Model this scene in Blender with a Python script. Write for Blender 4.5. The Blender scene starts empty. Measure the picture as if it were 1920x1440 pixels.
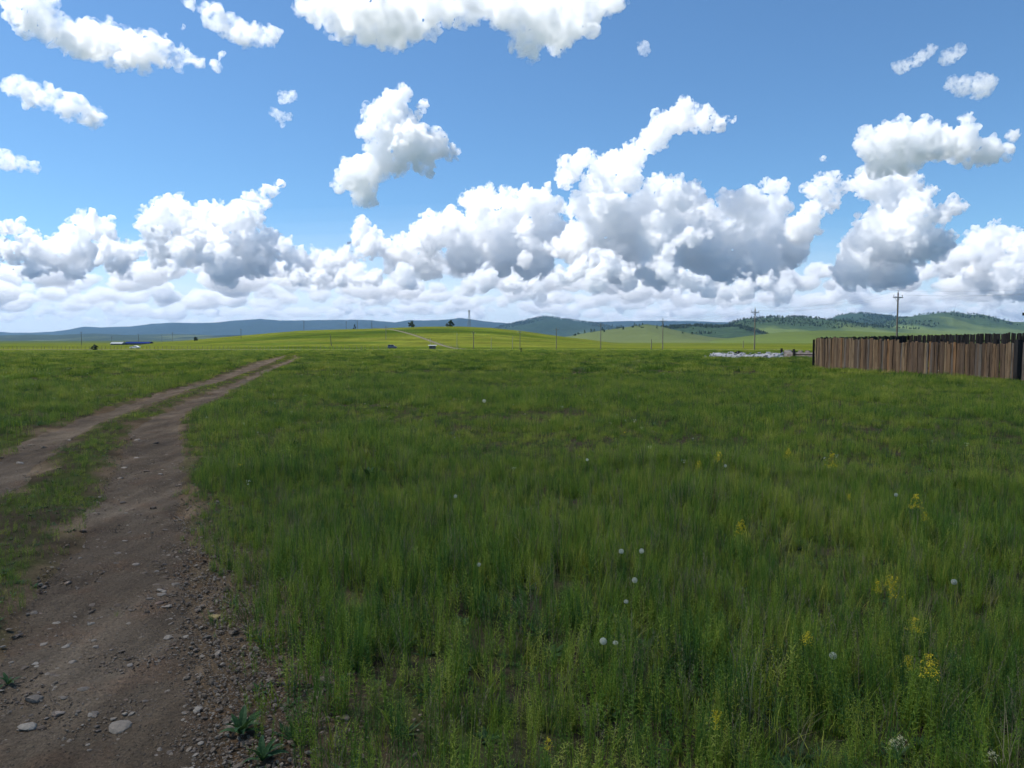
import bpy, bmesh, math, random
import numpy as np
from mathutils import Vector, noise

# ------------------------------------------------------------------ camera, sky, sun, exposure
F = 1371.0; HOR = 638.0; CAMH = 1.6                 # focal length in photo pixels, horizon row, eye height
PITCH = math.atan((720 - HOR) / F)
sc = bpy.context.scene; COL = sc.collection
cd = bpy.data.cameras.new('camera'); cam = bpy.data.objects.new('camera', cd); COL.objects.link(cam)
cam.location = (0, 0, CAMH); cam.rotation_euler = (math.pi / 2 - PITCH, 0, 0)
cd.sensor_width = 36; cd.lens = 36 * F / 1920; cd.clip_start = 0.05; cd.clip_end = 250000
sc.camera = cam
SUN_EL = math.radians(60); SUN_AZ = math.radians(-76)
W = bpy.data.worlds.new('World'); sc.world = W; W.use_nodes = True
wt = W.node_tree; bg = wt.nodes['Background']; sky = wt.nodes.new('ShaderNodeTexSky')
sky.sky_type = 'NISHITA'; sky.sun_disc = False; sky.sun_elevation = SUN_EL; sky.sun_rotation = SUN_AZ
sky.air_density = 1.0; sky.dust_density = 0.3; sky.ozone_density = 10.0; sky.altitude = 600
tint = wt.nodes.new('ShaderNodeMix'); tint.data_type = 'RGBA'; tint.blend_type = 'MULTIPLY'; tint.inputs[0].default_value = 1; tint.inputs[7].default_value = (.95, 1.06, 1.0, 1)
wt.links.new(sky.outputs[0], tint.inputs[6]); wt.links.new(tint.outputs[2], bg.inputs[0]); bg.inputs[1].default_value = 0.074
sd = bpy.data.lights.new('sun', 'SUN'); so = bpy.data.objects.new('sun', sd); COL.objects.link(so)
sd.energy = 4.0; sd.angle = math.radians(0.53); sd.color = (1, .955, .89)
SUN = Vector((math.sin(SUN_AZ) * math.cos(SUN_EL), math.cos(SUN_AZ) * math.cos(SUN_EL), math.sin(SUN_EL)))
so.rotation_euler = SUN.to_track_quat('Z', 'Y').to_euler()
vs = sc.view_settings; vs.view_transform = 'Standard'; vs.look = 'None'; vs.gamma = 1; vs.use_curve_mapping = False
vs.exposure = 1.0
cy = sc.cycles; cy.use_denoising = True; cy.max_bounces = 28; cy.volume_bounces = 28; cy.use_adaptive_sampling = True; cy.adaptive_threshold = .02
cy.diffuse_bounces = 3; cy.glossy_bounces = 2; cy.transmission_bounces = 3; cy.transparent_max_bounces = 16
cy.sample_clamp_indirect = 8

RNG = random.Random(7); NP = np.random.default_rng(11)

# ------------------------------------------------------------------ helpers
def px_ray(px, py):                                  # photo pixel -> direction with unit depth
    x = (px - 960) / F; z = -(py - 720) / F; c, s = math.cos(PITCH), math.sin(PITCH)
    return Vector((x, c + z * s, z * c - s))
def flat_xy(px, py, h=0.0):                          # photo pixel -> point on the level plane z = h
    d = px_ray(px, py); t = (h - CAMH) / d.z; return d.x * t, d.y * t
_perm = NP.random((256, 256))
def vnoise(x, y):
    x = np.asarray(x, float); y = np.asarray(y, float)
    xi = np.floor(x).astype(int); yi = np.floor(y).astype(int); fx = x - xi; fy = y - yi
    fx = fx * fx * (3 - 2 * fx); fy = fy * fy * (3 - 2 * fy)
    a = _perm[xi & 255, yi & 255]; b = _perm[(xi + 1) & 255, yi & 255]; c = _perm[xi & 255, (yi + 1) & 255]; d = _perm[(xi + 1) & 255, (yi + 1) & 255]
    return (a * (1 - fx) + b * fx) * (1 - fy) + (c * (1 - fx) + d * fx) * fy - .5
def fbm(x, y, n=4):
    s = 0; a = 1.0
    for i in range(n): s = s + a * vnoise(x * 2 ** i + 17.3 * i, y * 2 ** i + 5.1 * i); a *= .5
    return s
_g3 = NP.normal(size=(4096, 3)); _g3 /= np.linalg.norm(_g3, axis=1)[:, None]
def pnoise(p):                                       # 3-D gradient noise on an (n, 3) array
    p = np.asarray(p, float); i = np.floor(p).astype(np.int64); f = p - i; u = f * f * f * (f * (f * 6 - 15) + 10); r = 0
    for a in (0, 1):
        for b in (0, 1):
            for c in (0, 1):
                h = ((i[:, 0] + a) * 73856093 ^ (i[:, 1] + b) * 19349663 ^ (i[:, 2] + c) * 83492791) & 4095
                w = (u[:, 0] if a else 1 - u[:, 0]) * (u[:, 1] if b else 1 - u[:, 1]) * (u[:, 2] if c else 1 - u[:, 2])
                r = r + w * np.einsum('ij,ij->i', _g3[h], f - (a, b, c))
    return r
def sstep(t): t = np.clip(t, 0, 1); return t * t * (3 - 2 * t)

# track edges: photo pixels unprojected to the level plane, kept as X(Y)
def edge(pts, near, far):
    w = [flat_xy(*p) for p in pts]; w = sorted(w, key=lambda p: p[1])
    w = near + [p for p in w] + far
    return np.array([p[1] for p in w]), np.array([p[0] for p in w])
E_RR = edge([(560,672),(500,697),(457,720),(400,750),(353,770),(337,790),(347,827),(353,873),(353,940),(366,1010),(392,1110),(412,1210),(430,1330),(436,1440)], [(-.2,-9),(-.55,0)], [(-22.6,76),(-26,90)])
E_RL = edge([(553,672),(520,684),(457,711),(400,733),(353,748),(320,768),(283,783),(247,800),(233,827),(217,853),(200,880),(177,923),(160,957),(140,1000),(83,1067),(43,1127),(0,1173)], [(.2,-9),(-1.55,1)], [(-22.6,76),(-26,90)])
E_LR = edge([(520,675),(467,695),(417,713),(360,728),(300,750),(233,773),(187,793),(143,817),(120,840),(75,873),(53,907),(0,933)], [(-.6,-9),(-2.9,1)], [(-23.6,76),(-27,90)])
E_LL = edge([(517,671),(483,678),(433,698),(380,716),(317,733),(267,747),(217,763),(167,780),(97,807),(43,830),(0,853)], [(-1.8,-9),(-4.2,2)], [(-23.6,76),(-27,90)])
def ex(E, y): return np.interp(y, E[0], E[1])
def track_in(x, y, m=0.0):                           # > 0 inside a wheel lane (metres from the edge)
    w = .16 * fbm(x * 1.7, y * 1.7, 3)
    a = np.minimum(x - ex(E_RL, y), ex(E_RR, y) - x); b = np.minimum(x - ex(E_LL, y), ex(E_LR, y) - x)
    return np.maximum(a, b) + w + m
HILL = np.array([(200,650),(240,648.5),(280,644),(330,640),(400,634),(470,628),(560,620.5),(620,618.5),(680,617),(740,615),(800,613),(860,612.5),(920,615),(980,621),(1030,628),(1070,633),(1110,637.5),(1160,645),(1250,650)], float)
def ground_z(x, y):
    x = np.asarray(x, float); y = np.asarray(y, float); r = np.hypot(x, y)
    z = np.interp(r, [0, 110, 345, 420, 1000, 3000, 16000], [0, 0, -2.7, -2.9, -2.6, -1, 0])
    yy = np.maximum(y, 1); px = 960 + F * x / yy
    hc = CAMH + (HOR - np.interp(px, HILL[:, 0], HILL[:, 1])) * 750 / F
    S = np.where(y < 750, sstep((y - 385) / 365), sstep((1500 - y) / 750))
    z = z + np.maximum(0, hc + 2.75) * S * (y > 0)
    n = np.clip(1 - r / 90, 0, 1)
    z = z + .05 * n * fbm(x * .5, y * .5, 3) + .025 * n * fbm(x * 3, y * 3, 2)
    t = track_in(x, y)
    z = z - .05 * sstep((t + .15) / .4) * (r < 130)
    return z
def gz(x, y): return float(ground_z(np.array([x]), np.array([y]))[0])
def at(px, d):                                       # a spot on the ground in a given column, d metres deep
    x = (px - 960) / F * d; return x, d, gz(x, d)

def mesh_obj(name, V, Fc, mat=None, parent=None, smooth=False, loc=None):
    me = bpy.data.meshes.new(name); me.from_pydata([tuple(v) for v in V], [], [tuple(f) for f in Fc]); me.update()
    if mat: me.materials.append(mat)
    if smooth: me.shade_smooth()
    return link(name, me, parent, loc)
def link(name, me, parent=None, loc=None):
    o = bpy.data.objects.new(name, me); COL.objects.link(o)
    if parent: o.parent = parent
    if loc is not None: o.location = loc
    return o
def empty(name, loc, rz=0): o = bpy.data.objects.new(name, None); COL.objects.link(o); o.location = loc; o.rotation_euler = (0, 0, rz); o.empty_display_size = .2; return o
def tag(o, label=None, cat=None, group=None, kind=None):
    if label: o['label'] = label
    if cat: o['category'] = cat
    if group: o['group'] = group
    if kind: o['kind'] = kind
    return o
class MB:
    def __init__(s): s.v = []; s.f = []
    def add(s, V, Fc): n = len(s.v); s.v += [tuple(v) for v in V]; s.f += [tuple(i + n for i in f) for f in Fc]; return s
    def box(s, x0, x1, y0, y1, z0, z1):
        return s.add([(x0,y0,z0),(x1,y0,z0),(x1,y1,z0),(x0,y1,z0),(x0,y0,z1),(x1,y0,z1),(x1,y1,z1),(x0,y1,z1)], [(3,2,1,0),(4,5,6,7),(0,1,5,4),(1,2,6,5),(2,3,7,6),(3,0,4,7)])
    def tube(s, a, b, ra, rb=None, n=8, cap=True):
        rb = ra if rb is None else rb; a = Vector(a); b = Vector(b); d = (b - a).normalized(); u = d.orthogonal().normalized(); w = d.cross(u)
        V = [a + (u * math.cos(2*math.pi*i/n) + w * math.sin(2*math.pi*i/n)) * ra for i in range(n)] + [b + (u * math.cos(2*math.pi*i/n) + w * math.sin(2*math.pi*i/n)) * rb for i in range(n)]
        Fc = [(i, (i+1) % n, n + (i+1) % n, n + i) for i in range(n)]
        if cap: Fc += [tuple(range(n-1, -1, -1)), tuple(range(n, 2*n))]
        return s.add(V, Fc)
    def obj(s, name, mat, parent=None, smooth=False, loc=None): return mesh_obj(name, s.v, s.f, mat, parent, smooth, loc)
    def mesh(s, name, mat): me = bpy.data.meshes.new(name); me.from_pydata(s.v, [], s.f); me.update(); me.materials.append(mat); return me
_ico = {}
def ico(n):
    if n not in _ico:
        bm = bmesh.new(); bmesh.ops.create_icosphere(bm, subdivisions=n, radius=1)
        _ico[n] = (np.array([v.co[:] for v in bm.verts]), np.array([[v.index for v in f.verts] for f in bm.faces])); bm.free()
    return _ico[n]

# ------------------------------------------------------------------ materials
class NT:
    def __init__(s, name):
        s.m = bpy.data.materials.new(name); s.m.use_nodes = True; s.t = s.m.node_tree; s.t.nodes.clear(); s.out = s.n('ShaderNodeOutputMaterial')
    def n(s, typ, **kw):
        o = s.t.nodes.new(typ)
        for k, v in kw.items():
            if k.startswith('i_'): s.put(o.inputs[k[2:].replace('_', ' ')], v)
            else: setattr(o, k, v)
        return o
    def put(s, sock, v):
        if hasattr(v, 'is_output'): s.t.links.new(v, sock)
        else: sock.default_value = v if not isinstance(v, tuple) or len(v) != 3 or sock.type != 'RGBA' else (*v, 1)
    def noise(s, vec, scale, detail=4, rough=.55, dist=0):
        o = s.n('ShaderNodeTexNoise'); s.put(o.inputs['Vector'], vec); o.inputs['Scale'].default_value = scale; o.inputs['Detail'].default_value = detail; o.inputs['Roughness'].default_value = rough; o.inputs['Distortion'].default_value = dist; return o.outputs['Fac']
    def ramp(s, fac, stops, interp='LINEAR'):
        o = s.n('ShaderNodeValToRGB'); s.put(o.inputs['Fac'], fac); cr = o.color_ramp; cr.interpolation = interp
        while len(cr.elements) < len(stops): cr.elements.new(.5)
        for e, (p, c) in zip(cr.elements, stops): e.position = p; e.color = (*c, 1) if not np.isscalar(c) else (c, c, c, 1)
        return o.outputs['Color']
    def mix(s, f, a, b, mode='MIX'):
        o = s.n('ShaderNodeMix', data_type='RGBA', blend_type=mode); s.put(o.inputs[0], f); s.put(o.inputs[6], a); s.put(o.inputs[7], b); return o.outputs[2]
    def math(s, op, a, b=0.0, c=0.0):
        o = s.n('ShaderNodeMath', operation=op); s.put(o.inputs[0], a); s.put(o.inputs[1], b); s.put(o.inputs[2], c); return o.outputs[0]
    def mapr(s, v, a, b, c=0.0, d=1.0):
        o = s.n('ShaderNodeMapRange', interpolation_type='SMOOTHSTEP'); s.put(o.inputs[0], v)
        for i, q in enumerate((a, b, c, d)): s.put(o.inputs[i + 1], q)
        return o.outputs[0]
    def scale(s, vec, xyz):
        o = s.n('ShaderNodeVectorMath', operation='MULTIPLY'); s.put(o.inputs[0], vec); o.inputs[1].default_value = xyz; return o.outputs[0]
    def pos(s): return s.n('ShaderNodeNewGeometry').outputs['Position']
    def objco(s): return s.n('ShaderNodeTexCoord').outputs['Object']
    def rnd(s): return s.n('ShaderNodeObjectInfo').outputs['Random']
    def bump(s, h, strength=.5, dist=.02):
        o = s.n('ShaderNodeBump'); s.put(o.inputs['Height'], h); o.inputs['Strength'].default_value = strength; o.inputs['Distance'].default_value = dist; return o.outputs['Normal']
    def pbsdf(s, col, rough=.8, normal=None, metal=0, spec=.3):
        o = s.n('ShaderNodeBsdfPrincipled'); s.put(o.inputs['Base Color'], col); s.put(o.inputs['Roughness'], rough); o.inputs['Metallic'].default_value = metal; o.inputs['Specular IOR Level'].default_value = spec
        if normal is not None: s.put(o.inputs['Normal'], normal)
        return o.outputs[0]
    def done(s, sh): s.put(s.out.inputs['Surface'], sh); return s.m
def plain(name, col, rough=.7, var=.25, scale=8, metal=0, spec=.3):
    m = NT(name); p = m.objco(); f = m.noise(p, scale, 5)
    c = m.ramp(f, [(.3, tuple(v * (1 - var) for v in col)), (.7, tuple(min(1, v * (1 + var)) for v in col))])
    return m.done(m.pbsdf(c, rough, metal=metal, spec=spec))
def leafmat(name, stops, trans=.27, patch=1.0, rough=.55):
    m = NT(name); p = m.pos(); r = m.rnd()
    n1 = m.noise(m.scale(p, (1, 1, .15)), .55 * patch, 3); n2 = m.noise(p, 6, 2)
    n3 = m.noise(m.scale(p, (1, 1, .1)), .11 * patch, 3); f = m.math('ADD', m.math('MULTIPLY', r, .62), m.math('ADD', m.math('MULTIPLY', n1, .62), m.math('ADD', m.math('MULTIPLY', n3, .5), m.math('MULTIPLY_ADD', n2, .2, -.46))))
    c = m.ramp(f, stops)
    d = m.pbsdf(c, rough, spec=.12)
    t = m.n('ShaderNodeBsdfTranslucent'); m.put(t.inputs['Color'], m.mix(1.0, c, (1.0, .95, .55, 1), 'MULTIPLY'))
    mx = m.n('ShaderNodeMixShader'); mx.inputs[0].default_value = trans; m.put(mx.inputs[1], d); m.put(mx.inputs[2], t.outputs[0])
    return m.done(mx.outputs[0])

def dirt_nodes(m, p):
    a = m.ramp(m.noise(m.scale(p, (1, .45, 1)), 1.1, 7, .62), [(.3, (.066, .046, .028)), (.5, (.122, .088, .056)), (.68, (.20, .15, .10))])
    b = m.noise(p, 60, 4, .75); c = m.mix(.85, a, m.ramp(b, [(.3, .5), (.7, 1.45)]), 'MULTIPLY')
    c = m.mix(m.mapr(m.noise(p, 2.4, 4), .5, .7, 0, .6), c, m.mix(1, c, (1.06, .88, .8, 1), 'MULTIPLY'))
    c = m.mix(.8, c, m.ramp(m.noise(m.scale(p, (4.5, .4, 1)), 1, 4, .6), [(.32, .72), (.5, 1.0), (.68, 1.3)]), 'MULTIPLY')
    vo = m.n('ShaderNodeTexVoronoi'); m.put(vo.inputs['Vector'], p); vo.inputs['Scale'].default_value = 52
    sp = m.n('ShaderNodeSeparateColor'); m.put(sp.inputs[0], vo.outputs['Color'])
    peb = m.math('MULTIPLY', m.mapr(vo.outputs['Distance'], .12, .36, 1, 0), m.mapr(sp.outputs[1], .45, .6))
    c = m.mix(m.math('MULTIPLY', peb, m.mapr(m.noise(p, 3.2, 3), .38, .55, .15, 1)), c, m.ramp(sp.outputs[0], [(0, (.07, .052, .036)), (.6, (.19, .15, .105)), (1, (.30, .25, .19))]))
    h = m.math('ADD', m.math('MULTIPLY', peb, .7), m.math('ADD', m.noise(p, 22, 6, .7), m.math('MULTIPLY', m.noise(p, 90, 3, .7), .5)))
    return c, h
def mat_dirt():
    m = NT('packed dirt'); c, h = dirt_nodes(m, m.pos()); return m.done(m.pbsdf(c, .95, m.bump(h, 1.0, .025), spec=.12))
def mat_ground():
    m = NT('meadow ground'); p = m.pos()
    ln = m.n('ShaderNodeVectorMath', operation='LENGTH'); m.put(ln.inputs[0], p); r = ln.outputs['Value']
    soil = m.ramp(m.noise(p, 5, 6, .65), [(.3, (.035, .028, .018)), (.55, (.06, .048, .032)), (.75, (.085, .07, .048))])
    lit = m.ramp(m.noise(p, 14, 5, .7), [(.35, (.035, .045, .014)), (.7, (.075, .085, .03))])
    near = m.mix(m.mapr(m.noise(p, 1.3, 4), .42, .6), soil, lit)
    fld = m.ramp(m.noise(m.scale(p, (.0035, .014, .01)), 1.0, 5, .55), [(.3, (.030, .052, .007)), (.44, (.058, .080, .009)), (.56, (.096, .108, .016)), (.66, (.048, .076, .009)), (.78, (.074, .090, .012))])
    fin = m.noise(p, .35, 6, .7); fld = m.mix(.8, fld, m.ramp(fin, [(.3, .62), (.7, 1.3)]), 'MULTIPLY'); fld = m.mix(.9, fld, m.ramp(m.noise(m.scale(p, (.03, .05, .03)), 1.0, 6, .65), [(.32, .62), (.5, 1.0), (.68, 1.35)]), 'MULTIPLY')
    far = m.ramp(m.noise(m.scale(p, (.0006, .0022, .01)), 1.0, 4), [(.36, (.03, .048, .018)), (.5, (.06, .08, .026)), (.6, (.036, .054, .02)), (.7, (.08, .092, .034))])
    at_ = m.n('ShaderNodeAttribute', attribute_name='bare'); near = m.mix(at_.outputs['Fac'], near, dirt_nodes(m, p)[0])
    c = m.mix(m.mapr(r, 35, 110), near, fld); c = m.mix(m.mapr(r, 900, 1600), c, far)
    h = m.noise(p, 30, 4, .7)
    return m.done(m.pbsdf(c, .95, m.bump(h, .6, .02), spec=0))
def mat_stone(name, stops):
    m = NT(name); r = m.rnd(); p = m.objco(); c = m.ramp(r, stops); f = m.noise(p, 3.5, 6, .7)
    c = m.mix(.7, c, m.ramp(f, [(.3, .65), (.7, 1.25)]), 'MULTIPLY')
    return m.done(m.pbsdf(c, .85, m.bump(m.noise(p, 9, 5, .7), .4, .05), spec=.25))
def mat_wood(name, stops, gs=1.0):
    m = NT(name); r = m.rnd(); p = m.objco()
    off = m.n('ShaderNodeVectorMath', operation='ADD'); m.put(off.inputs[0], p); cx = m.n('ShaderNodeCombineXYZ'); m.put(cx.inputs[0], m.math('MULTIPLY', r, 37)); m.put(cx.inputs[2], m.math('MULTIPLY', r, 91)); m.put(off.inputs[1], cx.outputs[0]); q = off.outputs[0]
    c = m.ramp(r, stops, 'CONSTANT' if len(stops) > 4 else 'LINEAR')
    g = m.noise(m.scale(q, (46 * gs, 46 * gs, 1.6)), 1, 5, .65); b = m.noise(m.scale(q, (9, 9, 2.2)), 1, 5, .6)
    c = m.mix(.9, c, m.ramp(g, [(.28, .45), (.5, .95), (.75, 1.4)]), 'MULTIPLY')
    c = m.mix(m.mapr(b, .5, .68, 0, .75), c, m.mix(1, c, (.38, .33, .3, 1), 'MULTIPLY'))
    return m.done(m.pbsdf(c, .88, m.bump(g, .5, .01), spec=.15))
def mat_hill(name, grass, forest, f0, f1, zs):       # grass slopes, wooded tops and bands
    m = NT(name); p = m.pos(); sx = m.n('ShaderNodeSeparateXYZ'); m.put(sx.inputs[0], p)
    k = m.noise(m.scale(p, (.0028, .0011, .004)), 1, 6, .6); t = m.noise(p, .035, 3, .7)
    v = m.math('ADD', m.math('ADD', k, m.math('MULTIPLY', sx.outputs[2], zs)), m.math('MULTIPLY', t, .12))
    g = m.ramp(m.noise(m.scale(p, (.0018, .0009, .003)), 1, 5), [(.35, tuple(c * .72 for c in grass)), (.65, tuple(c * 1.2 for c in grass))])
    w = m.ramp(t, [(.35, tuple(c * .65 for c in forest)), (.65, tuple(c * 1.35 for c in forest))])
    return m.done(m.pbsdf(m.mix(m.mapr(v, f0, f1), g, w), .95, m.bump(t, .8, 6), spec=.05))
def mat_volume(name, dens, g=0.0, col=(1, 1, 1), wisp=0, step=.3):
    m = NT(name); v = m.n('ShaderNodeVolumeScatter'); v.inputs['Color'].default_value = (*col, 1); v.inputs['Density'].default_value = dens; v.inputs['Anisotropy'].default_value = g
    if wisp:                                         # droplets thin out in shreds
        f = m.noise(m.objco(), 1 / wisp, 5, .62); m.put(v.inputs['Density'], m.mapr(f, .38, .66, dens * .0, dens * 2.3)); m.m.cycles.volume_step_rate = step
    m.t.links.new(v.outputs[0], m.out.inputs['Volume']); return m.m

M_GROUND = mat_ground(); M_DIRT = mat_dirt()
M_GRASS = leafmat('grass blades', [(.15, (.042, .095, .020)), (.32, (.088, .165, .020)), (.48, (.155, .24, .024)), (.64, (.25, .315, .034)), (.82, (.40, .40, .08))])
M_WEED = leafmat('weed leaves', [(.15, (.042, .10, .026)), (.34, (.088, .175, .026)), (.5, (.148, .24, .028)), (.66, (.235, .305, .036)), (.82, (.36, .38, .07))])
M_HERB = leafmat('broad herb leaves', [(.25, (.035, .080, .028)), (.6, (.060, .115, .042)), (.8, (.085, .14, .06))], .25)
M_DRY = leafmat('dry stalks', [(.3, (.16, .14, .075)), (.7, (.24, .21, .12))], .2)
M_YEL = leafmat('yellow petals', [(.3, (.52, .42, .02)), (.7, (.68, .52, .03))], .3)
M_CREAM = leafmat('cream petals', [(.3, (.55, .52, .30)), (.7, (.66, .62, .38))], .3)
M_WHITE = leafmat('white seed down', [(.3, (.62, .62, .58)), (.7, (.74, .74, .70))], .4)
M_STONE = mat_stone('field stone', [(0, (.14, .10, .07)), (.25, (.22, .17, .125)), (.45, (.13, .105, .085)), (.65, (.30, .245, .185)), (.85, (.36, .305, .24)), (1, (.24, .16, .115))])
M_YSTONE = plain('ochre stone', (.34, .25, .10), .85, .3, 12)
M_BOARD = mat_wood('fence boards', [(0, (.13, .082, .05)), (.14, (.23, .138, .074)), (.28, (.175, .105, .06)), (.42, (.25, .162, .092)), (.55, (.14, .092, .06)), (.66, (.185, .145, .11)), (.76, (.30, .20, .11)), (.84, (.17, .11, .068)), (.92, (.30, .155, .07)), (.97, (.16, .12, .09))])
M_OLD = mat_wood('weathered dark boards', [(0, (.020, .017, .016)), (.5, (.030, .026, .024)), (1, (.042, .036, .032))])
M_POLE = mat_wood('pole timber', [(0, (.16, .14, .12)), (1, (.22, .20, .17))], .4)
M_CONC = plain('pole concrete', (.30, .29, .27), .85, .15, 4)
M_STEEL = plain('galvanised steel', (.22, .24, .26), .5, .15, 2, .6)
M_DARK = plain('dark rubber', (.015, .015, .016), .7, .2, 5)
M_WIRE = plain('wire', (.06, .06, .06), .5, .1, 1)
M_CERAM = plain('insulator ceramic', (.35, .33, .3), .25, .1, 3)

# ------------------------------------------------------------------ ground, one sheet to the horizon
def build_ground():
    az = np.concatenate([np.radians(np.arange(-44, 44.01, .2)), np.radians(np.arange(46, 315, 4.0))])
    rr = np.concatenate([[.25, .6], np.arange(1, 16, .11), 16 * np.exp(np.linspace(0, math.log(15000 / 16), 250))])
    A, Rr = np.meshgrid(az, rr); X = Rr * np.sin(A); Y = Rr * np.cos(A); Z = ground_z(X, Y)
    na, nr = len(az), len(rr)
    V = np.stack([X, Y, Z], -1).reshape(-1, 3)
    i = np.arange(nr - 1)[:, None] * na; j = np.arange(na)[None, :]; k = (j + 1) % na
    Q = np.stack([i + j, i + k, i + na + k, i + na + j], -1).reshape(-1, 4)[:, ::-1]
    V = np.vstack([V, [[0, 0, gz(0, 0)]]]); c = len(V) - 1
    T = [(int(q), int((q + 1) % na), c) for q in range(na)]
    me = bpy.data.meshes.new('ground'); me.from_pydata(V.tolist(), [], Q.tolist() + [t[::-1] for t in T]); me.update(); me.materials.append(M_GROUND); me.shade_smooth()
    bare = np.clip(sstep((track_in(X, Y) + .28 + .5 * fbm(X * 2.6 + 3, Y * 2.6, 3)) / .45), 0, 1) * (Rr < 120); sh = X - ex(E_RR, Y)
    bare = np.maximum(bare, np.where((sh > -.2) & (Y < 7.5) & (Y > -6), np.clip(1.15 - sh / .85 + 1.2 * fbm(X * 2.2, Y * 2.2, 3), 0, 1) * np.clip((7.5 - Y) / 3, 0, 1), 0))
    at_ = me.attributes.new('bare', 'FLOAT', 'POINT'); at_.data.foreach_set('value', np.append(bare.ravel(), 0).astype(np.float32))
    return tag(link('ground', me), kind='structure')
build_ground()

def build_track():
    V = []; Fc = []
    ys = np.concatenate([np.arange(-8, 14, .06), 14 * np.exp(np.linspace(0, math.log(78 / 14), 200))])
    n = 26
    for EL, ER in ((E_RL, E_RR), (E_LL, E_LR)):
        base = len(V); s = np.linspace(0, 1, n)
        for y in ys:
            l = float(ex(EL, y)) - .05; r = float(ex(ER, y)) + .05
            l += .16 * float(fbm(np.array(l * 1.7), np.array(y * 1.7), 3)); r -= .16 * float(fbm(np.array(r * 1.7), np.array(y * 1.7), 3))
            x = l + (r - l) * s; yy = np.full(n, y)
            e_ = sstep(np.minimum(s, 1 - s) / .22); z = ground_z(x, yy) - .016 + .032 * e_ + .018 * fbm(x * 6, yy * 6, 3) * e_
            V += list(zip(x, yy, z))
        m = len(ys)
        Fc += [(base + i*n + j, base + i*n + j + 1, base + (i+1)*n + j + 1, base + (i+1)*n + j) for i in range(m - 1) for j in range(n - 1)]
    return tag(mesh_obj('dirt_track', V, Fc, M_DIRT, smooth=True), kind='structure')
TRACK = build_track()

# ------------------------------------------------------------------ hills
def hill(name, prof, D, f0, f1, mat, rough=.22, seed=0):
    P = np.array(prof, float); pxs = np.arange(P[0, 0], P[-1, 0] + .1, 3.0); u = (pxs - 960) / F
    nj = 44; js = np.linspace(0, 1, nj); js = np.concatenate([js * 1.0, 1 + np.linspace(.06, 1, 14)])
    hc = CAMH + (HOR - np.interp(pxs, P[:, 0], P[:, 1])) * D / F
    hc = hc + np.maximum(0, hc) * .012 * (vnoise(pxs * .11, pxs * 0 + seed) + vnoise(pxs * .37, pxs * 0 + seed + 9))
    V = []
    for t in js:
        y = D * (f0 + (1 - f0) * t) if t <= 1 else D * (1 + (f1 - 1) * (t - 1))
        s = float(sstep(t)) if t <= 1 else float(sstep(2 - t))
        s = s ** .8
        x = u * y
        nz = fbm(x / (D * .05) + seed, np.full_like(x, y / (D * .09)), 4)
        z = hc * (s + rough * nz * math.sin(math.pi * min(1, max(0, t if t <= 1 else 2 - t))) * (1 if t <= 1 else .3)) - 3 * (1 - s)
        V += list(zip(x, np.full_like(x, y), z))
    n = len(pxs); m = len(js)
    Fc = [(i*n + j, i*n + j + 1, (i+1)*n + j + 1, (i+1)*n + j) for i in range(m - 1) for j in range(n - 1)]
    o = tag(mesh_obj(name, V, Fc, mat, smooth=True), kind='structure')
    return o, np.array(V).reshape(m, n, 3)
M_FAR = mat_hill('far wooded hills', (.045, .065, .03), (.014, .026, .018), .30, .46, .0012)
M_RH = mat_hill('wooded steppe hills', (.055, .08, .026), (.018, .034, .017), .42, .56, .0012)
M_RG = mat_hill('grassy slopes', (.085, .118, .036), (.03, .052, .024), .48, .68, .0009)
M_PALE = mat_hill('pale pasture slope', (.075, .096, .032), (.025, .045, .018), .66, .76, .001)
M_FOR = mat_hill('dark wood', (.05, .078, .03), (.024, .044, .02), .34, .5, .0)
H_FAR = hill('far_hills', [(-900,612),(-500,600),(-300,608),(-120,618),(0,622),(25,624),(60,624),(100,622),(125,619),(160,612.5),(190,614),(250,612),(287,607),(325,605),(362,606),(412,605),(440,601.5),(490,598),(527,601),(590,601),(665,599.5),(702,601),(740,605),(770,600.5),(800,601),(840,600),(862,597),(890,601),(920,604),(955,607),(1000,606),(1075,605),(1112,604),(1175,602.5),(1230,602.5),(1285,602.5),(1367,604.5),(1450,606),(1600,603),(1800,603),(1900,604),(2100,598),(2400,592),(2700,600)], 12500, .8, 1.15, M_FAR, seed=3)
hill('foothills', [(-700,627),(-300,626),(-60,629),(0,629.5),(60,628),(110,629),(180,627),(240,628.5),(320,627),(400,629),(470,628),(560,630),(700,632),(850,634)], 6200, .62, 1.2, mat_hill('foothill fields', (.065, .082, .038), (.022, .036, .022), .46, .56, .001), rough=.5, seed=31)
H_BLUE = hill('blue_hill', [(880,634),(915,622),(940,612),(960,607),(980,602.5),(1005,597),(1022,594.5),(1050,599),(1075,602.5),(1112,607),(1150,612),(1200,622),(1260,634)], 8000, .75, 1.2, M_RH, seed=5)
H_R1 = hill('wooded_hill', [(1440,630),(1500,612),(1548,600),(1574,591.5),(1596,589),(1614,589),(1640,591.5),(1664,594),(1700,599),(1760,612),(1850,630)], 6000, .72, 1.2, mat_hill('hill wood', (.06, .088, .032), (.022, .042, .022), .40, .56, .0012), seed=8)
H_R2 = hill('grassy_hill', [(1600,632),(1640,612),(1686,597),(1719,592),(1745,589),(1769,587),(1785,588),(1802,591),(1841,591.5),(1872,599),(1898,604),(1930,605),(2000,603),(2120,594),(2260,600),(2400,620),(2500,633)], 4600, .68, 1.2, M_RG, seed=13)
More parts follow.
